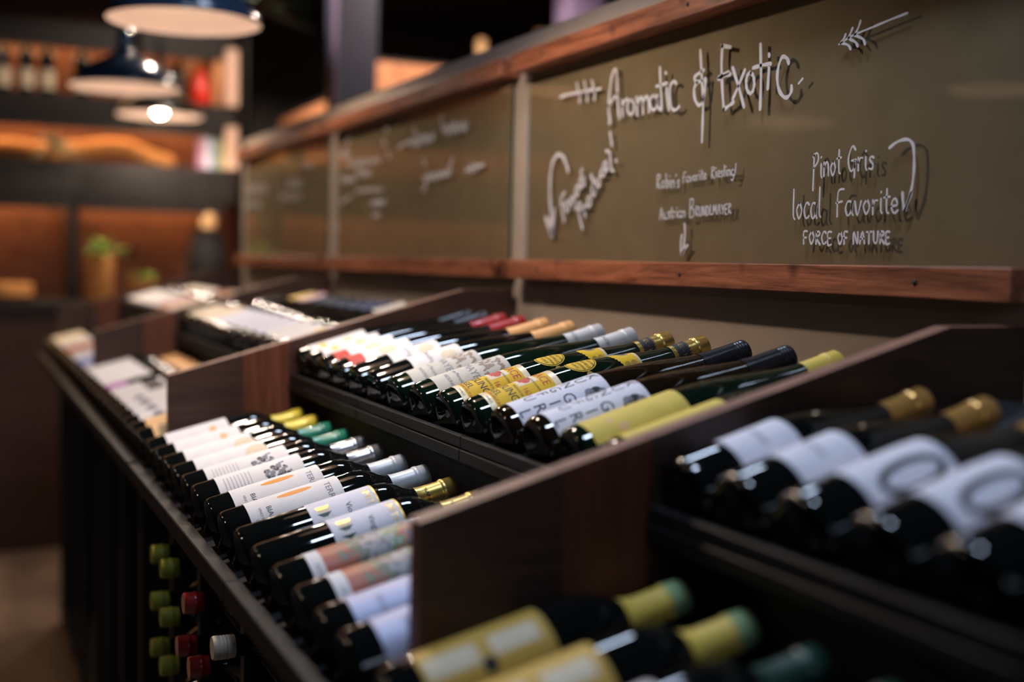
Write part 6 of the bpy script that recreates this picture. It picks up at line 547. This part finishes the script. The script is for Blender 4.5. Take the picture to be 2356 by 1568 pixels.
# --- rows
yb = [1.015, 1.103, 1.192, 1.284, 1.376, 1.466, 1.568, 1.668, 1.765, 1.86, 1.952, 2.036, 2.117, 2.197]
row(['flute_yellow']*2+['kungfu']*2+['alsace']*2+['mayer']*2+['orange_cap']*2+['red_cap']*2+['black_cap']*2, yb, True, 'sharpest rack', [0, .05, 0, .04, -.03, 0, .05, 0, .1, -.05, 0, .1, 0, .05])
yl = [.996, 1.070, 1.150, 1.24, 1.336, 1.428, 1.527, 1.619, 1.722, 1.807, 1.893, 1.985, 2.079, 2.175]
row(['silver']*2+['art']*2+['gold_cap']*2+['bianca']*2+['drawing']*2+['green_cap']*2+['yellow_cap']*2, yl, False, 'sharpest rack', [0, .05, .06, 0, -.1, 0, 0, .03, -.05, 0, 0, .1, 0, 0])
row(['near_white', 'near_white', 'near_ring', 'near_ring', 'near_white', 'near_white'][::-1], [.482, .564, .646, .73, .813, .895], True, 'nearest rack')
row(['near_green', 'near_green', 'near_green', 'near_yellow', 'near_yellow'], [.53, .615, .70, .792, .890], False, 'nearest rack')
def even(k, n=14): a = Y0+U*k+.0225+.040; b = Y0+U*(k+1)-.0005-.040; return [a+(b-a)*i/(n-1) for i in range(n)]
row(['c_yellow']*2+['c_cream']*2+['c_navy']*2+['c_black']*4+['c_pink', 'c_gold']+['c_tan']*2, even(1), True, 'rack under middle panel')
row(['c_peach']*2+['c_white']*4+['c_mark']*2+['c_lilac']+['c_amber']*5, even(1), False, 'rack under middle panel')
row(['d_white', 'd_white', 'd_cream', 'd_cream', 'd_pink', 'd_orange', 'd_red', 'd_red']+['d_white']*6, even(2), True, 'farthest rack')
row(['d_lilac', 'd_blue', 'd_blue', 'd_white', 'd_lilac', 'd_lilac', 'd_orange', 'd_orange', 'd_lilac', 'd_lilac', 'd_cream', 'd_cream', 'd_cream', 'd_cream'], even(2), False, 'farthest rack')
# --- bottles lying in the cubbies under the sharpest rack, necks towards the aisle
simple('u_lime', 'claret', 'paper_white', 'foil_lime', 'lime-capped bottle')
simple('u_red', 'claret', 'paper_white', 'foil_red', 'red-capped bottle')
simple('u_cream', 'claret', 'paper_white', 'foil_cream', 'cream-capped bottle'); KINDS['u_cream']['ribs'] = True
for q in ('u_lime', 'u_red', 'u_cream'): KINDS[q]['fs'] = .268
RN = Matrix.Rotation(-PI/2, 4, 'Y')
for nm, lst in (('u_lime', [(y, r) for y in (2.055, 1.955) for r in range(4)]), ('u_red', [(1.80, 1), (1.745, 0), (1.70, 1)]), ('u_cream', [(1.53, 0), (1.51, 1)])):
    for y, r in lst:
        z = (.8825, .8030, .7235, .644)[r]+.0373
        bottle(nm, Vector((-.472, y, z)), RN, '%s lying in the cubbies, %s row down%s' % (KINDS[nm]['desc'], ORD[r], {2.055: ', farthest column', 1.955: ', next to farthest column', 1.80: ', beside the lime capsules', 1.745: ', between lime and cream', 1.70: ', nearer one', 1.53: ', nearest column', 1.51: ', nearest column'}[y]), 'bottles lying under the sharpest rack')

# ------------------------------------------------------------------ pendant lamps
def lamp(loc, label, outer='enamel_navy', w=LAMP_W, col=(1, .80, .66), drop=0, R=.2):
    t = thing('pendant_lamp', label, 'pendant lamp', loc, 'enamel pendant lamps')
    k = R/.2
    sh = [(R, 0), (R*1.005, .004), (R*.97, .022*k), (R*.86, .052*k), (R*.66, .082*k), (R*.45, .102*k), (R*.30, .118*k), (.034, .135*k), (.030, .15*k), (.030, .205*k), (.020, .215*k), (.018, .34)]
    MB().lathe(sh, 40, outer, cap1=True).obj('shade', t, True)
    inn = [(R*.995, .001), (R*.95, .020*k), (R*.84, .049*k), (R*.64, .079*k), (R*.44, .098*k), (.03, .108*k)]
    MB().lathe(inn, 40, 'enamel_white', cap1=True).obj('reflector', t, True)
    MB().lathe([(.0155, .341), (.0155, 3.1-loc[2]-.03), (.05, 3.1-loc[2]-.029), (.05, 3.1-loc[2]-.001)], 12, 'cord_black', cap1=True).obj('stem', t, True)
    bz = .092*k-drop
    MB().lathe([(.004, -.033), (.018, -.029), (.030, -.012), (.032, .004), (.026, .022), (.015, .040), (.013, .055)], 20, 'bulb_glow', cz=bz, cap0=True).obj('bulb', t, True)
    if w:
        l = bpy.data.lights.new('lamp_light', 'SPOT'); l.energy = w; l.color = col; l.shadow_soft_size = .03; l.spot_size = math.radians(158); l.spot_blend = .35
        o = bpy.data.objects.new('lamp_light', l); COL.objects.link(o); o.parent = t; o.location = (0, 0, bz-.034)
    return t
lamp((-.60, 1.92, 2.00), 'blue pendant lamp above the sharpest rack', w=LAMP_W*1.08)
lamp((-.491, 3.322, 2.035), 'largest blue pendant lamp in view, top left', w=LAMP_W*.55)
lamp((-.468, 4.743, 2.036), 'blue pendant lamp with a long neck, below the largest', w=LAMP_W*.8)
lamp((-.156, 5.992, 2.079), 'black pendant lamp with a glowing bulb, lowest of the three', 'enamel_black', drop=.062)
for y, pl in ((1.90, 'nearest of the aisle row'), (3.12, 'mirrored at the right edge of the near panel'), (4.307, 'mirrored in the middle of the near panel')): lamp((-2.26, y, 2.05), 'blue pendant lamp over the aisle, '+pl, w=AISLE_W)

# ------------------------------------------------------------------ timber shelving at the back
before_back = set(bpy.data.objects)
t = thing('wall_shelving', 'thick dark timber shelving on the orange wood back wall', 'shelving', (0, 0, 0))
for z0, z1 in ((2.47, 2.53), (2.08, 2.185), (1.69, 1.865)): MB().box(-2.6, .30, 6.28, 6.615, z0, z1, 'shelf_dark', .004).obj('shelf', t)
for z0, z1 in ((1.8655, 2.0795), (2.1855, 2.4695)): MB().box(.245, .305, 6.26, 6.615, z0, z1, 'cream_paint').obj('end_post', t)
MB().box(-.50, -.46, 6.30, 6.615, 1.1905, 1.6895, 'shelf_dark').obj('upright', t)
for z in (2.47, 2.08, 1.69):
    MB().box(-2.6, .24, 6.285, 6.30, z-.055, z-.0005, 'shelf_dark').obj('added_valance', t)  # board added to block the strip lights' reflection in the glass panels
    MB().box(-2.4, .2, 6.50, 6.53, z-.012, z-.0005, 'cream_paint').obj('strip_light', t)
    area('shelf_strip_light', (-1.1, 6.515, z-.014), (0, 0, 0), 2.6, .22, STRIP_W, (1, .55, .25))
ct = thing('back_counter', 'dark counter under the back shelving', 'counter', (0, 0, 0))
MB().box(-3, .33, 6.1, 6.615, 1.14, 1.19, 'shelf_dark', .004).obj('counter_top', ct); MB().box(-2.98, .31, 6.13, 6.61, 0, 1.1395, 'panel_wood').obj('counter_body', ct)
# bottles on the middle shelf
simple('shelf_bottle', 'claret', 'paper_cream', 'foil_black', 'bottle')
for i, x in enumerate((-.80, -.695, -.60, -.44)):
    bottle('shelf_bottle', Vector((x, 6.38, 2.1856)), Matrix.Rotation(PI*.5, 4, 'Z'), 'dark bottle with pale label on back shelf, %s from left' % ORD[i], 'bottles on the back shelf')
lg = MB(); lg.tube([(-.95, 6.50, 1.925), (-.78, 6.50, 1.925), (-.60, 6.50, 1.918), (-.45, 6.50, 1.935), (-.30, 6.50, 1.965), (-.20, 6.50, 1.962), (-.10, 6.50, 1.925), (0, 6.50, 1.902), (.03, 6.50, 1.90)], [.035, .055, .050, .048, .042, .042, .038, .034, .02], 'log_wood', 14)
lg.obj('driftwood', None, True, label='orange driftwood branch lying along the lower back shelf', cat='driftwood')
def plant(name, label, loc, n, ln, w, mn, up_, seed, pot=None, arch=.5):
    t = thing(name, label, 'plant', loc); rnd = random.Random(seed)
    for q in range(n):
        a = rnd.uniform(0, 2*PI); L_ = ln*rnd.uniform(.6, 1.1); el = rnd.uniform(*up_); mb = MB(); vs = []; m = 6
        d = Vector((math.cos(a), math.sin(a), 0)); s = Vector((-d.y, d.x, 0))
        for i in range(m+1):
            u = i/m; c = d*(L_*u*math.cos(el))+Vector((0, 0, L_*u*math.sin(el)-arch*L_*u*u*.6)); ww = w*(math.sin(PI*min(1, u*.92+.06)))
            vs += [c-s*ww, c+s*ww, c+Vector((0, 0, .004))+s*0]
        fs = []
        for i in range(m): a0 = 3*i; b0 = a0+3; fs += [(a0, a0+2, b0+2, b0), (a0+2, a0+1, b0+1, b0+2)]
        mb.add(vs, fs, mn); mb.obj('leaf', t, True)
    if pot: MB().lathe(pot[0], 20, pot[1], cap0=True).obj('pot', t, True)
    return t
plant('air_plant', 'spiky grey-green air plant in front of the driftwood', (-.575, 6.30, 1.925), 44, .12, .0085, 'leaf_grey', (-.2, 1.4), 3, ([(.015, -.058), (.028, -.052), (.03, -.02), (.012, 0)], 'log_wood'))
plant('potted_plant', 'leafy green plant on the back counter beside the dark upright', (-.37, 6.20, 1.42), 22, .14, .020, 'leaf_light', (.2, 1.2), 5, ([(.05, -.229), (.062, -.18), (.066, -.06), (.07, -.02), (.066, 0)], 'wicker'))
plant('potted_fern', 'small bright green plant in an orange basket on the back counter', (-.17, 6.21, 1.30), 18, .08, .016, 'leaf_light', (.1, 1.0), 8, ([(.06, -.109), (.075, -.06), (.08, 0)], 'wicker'))
plant('indoor_tree', 'dark leafy tree rising beyond the partition wall', (.14, 5.35, 2.50), 70, .29, .042, 'leaf_dark', (.0, 1.35), 11, ([(.12, -2.499), (.17, -2.45), (.19, -2.15), (.17, -2.11), (.02, -2.10), (.018, -.02)], 'clay_black'))
plant('trailing_plant', 'trailing green plant on the back shelf beside the red jug', (.02, 6.40, 2.34), 16, .16, .018, 'leaf_dark', (.1, 1.1), 21, ([(.04, -.153), (.055, -.1), (.05, -.02), (.045, 0)], 'clay_black'))
MB().lathe([(.03, 0), (.045, .01), (.05, .06), (.045, .11), (.03, .14), (.028, .165), (.034, .175)], 24, 'red_glaze', cx=.135, cy=6.36, cz=2.1856, cap0=True).obj('jug', None, True, label='bright red jug on the middle back shelf', cat='jug')
x = .125
for w, h, mn, nm in ((.022, .15, 'book_pink', 'pink'), (.03, .165, 'book_white', 'white'), (.028, .16, 'book_blue', 'blue'), (.03, .17, 'book_lime', 'lime green')):
    b = thing('book', '%s book standing at the right end of the lower back shelf' % nm, 'book', (x+w/2, 6.36, 1.8655), 'books on the back shelf')
    MB().box(-w/2, w/2, -.06, .06, 0, h, mn, .001).obj('cover', b); MB().box(-w/2+.002, w/2-.002, -.055, .0612, .003, h-.003, 'paper_white').obj('pages', b); x += w+.001
MB().lathe([(.05, 0), (.09, .03), (.11, .12), (.105, .25), (.08, .33), (.085, .36)], 24, 'clay_black', cx=.17, cy=6.32, cz=1.1906, cap0=True).obj('urn', None, True, label='large black urn on the back counter beside the partition', cat='urn')
MB().lathe([(.03, 0), (.04, .01), (.04, .08), (.03, .1)], 20, 'paper_peach', cx=.17, cy=6.32, cz=1.552, cap1=True, cap0=True).obj('candle', None, True, label='pale candle standing on top of the black urn', cat='candle')
MB().lathe([(.10, 0), (.13, .02), (.13, .07), (.12, .08)], 20, 'wicker', cx=-.80, cy=6.28, cz=1.1906, cap0=True, cap1=True).obj('basket', None, True, label='low orange basket at the left of the back counter', cat='basket')

# ------------------------------------------------------------------ beyond the partition wall
for x, h, lb in ((1.454, .17, 'amber candle on the wide cabinet above the middle panel'), (1.79, .25, 'tall amber candle on the wide cabinet, cut by the frame top')):
    MB().lathe([(.026, 0), (.026, h-.01), (.02, h)], 18, 'paper_peach', cx=x, cy=5.8, cz=2.3906, cap0=True, cap1=True).obj('candle', None, True, label=lb, cat='candle')
t = thing('column', 'dark navy square column standing behind the partition wall', 'column', (.61, 5.3, 0))
MB().box(-.09, .09, -.09, .09, 0, 3.09, 'navy_paint').obj('shaft', t); MB().box(-.098, -.0905, -.09, -.05, 0, 3.09, 'mauve_paint').obj('lit_edge_strip', t)  # mauve strip stands in for light on the shaft's left edge
t = thing('column', 'mauve square column above the near panel, cut by the frame top', 'column', (1.76, 5.3, 0))
MB().box(-.09, .09, -.09, .09, 0, 3.09, 'mauve_paint').obj('shaft', t); MB().box(-.1, .1, -.1, .1, 0, .12, 'navy_paint').obj('base', t)
t = thing('back_cabinet', 'orange lit timber cabinet beyond the partition wall', 'cabinet', (0, 0, 0))
MB().box(.95, 1.35, 6.45, 8.0, 0, 2.33, 'cabinet_wood').obj('body', t); MB().box(.955, 1.345, 6.455, 7.995, 2.3305, 2.36, 'shelf_dark').obj('cornice', t)
t = thing('back_cabinet', 'wide orange timber cabinet to the right of the navy column', 'cabinet', (0, 0, 0))
MB().box(.78, 2.0, 5.64, 6.0, 0, 2.372, 'cabinet_wood').obj('body', t); MB().box(.785, 1.995, 5.645, 5.995, 2.3725, 2.39, 'shelf_dark').obj('cornice', t)
lamp((.05, 5.3, 2.94), 'small unseen lamp added high before the back shelving to light it', 'enamel_black', w=70, R=.10)  # added above the view to brighten the end posts and shelf fronts
lamp((.58, 7.0, 2.94), 'small unseen lamp added high in the alcove to light the first cabinet', 'enamel_black', w=90, R=.10)  # added out of view to bring up the orange of the cabinet side
lamp((1.15, 4.9, 2.94), 'small unseen lamp added high before the wide cabinet to light it', 'enamel_black', w=90, R=.10)  # added out of view so the wide cabinet's front shows bright
for o in bpy.data.objects:
    if o not in before_back and o.parent is None: o.location.x -= .034       # the back of the shop stands a little further left
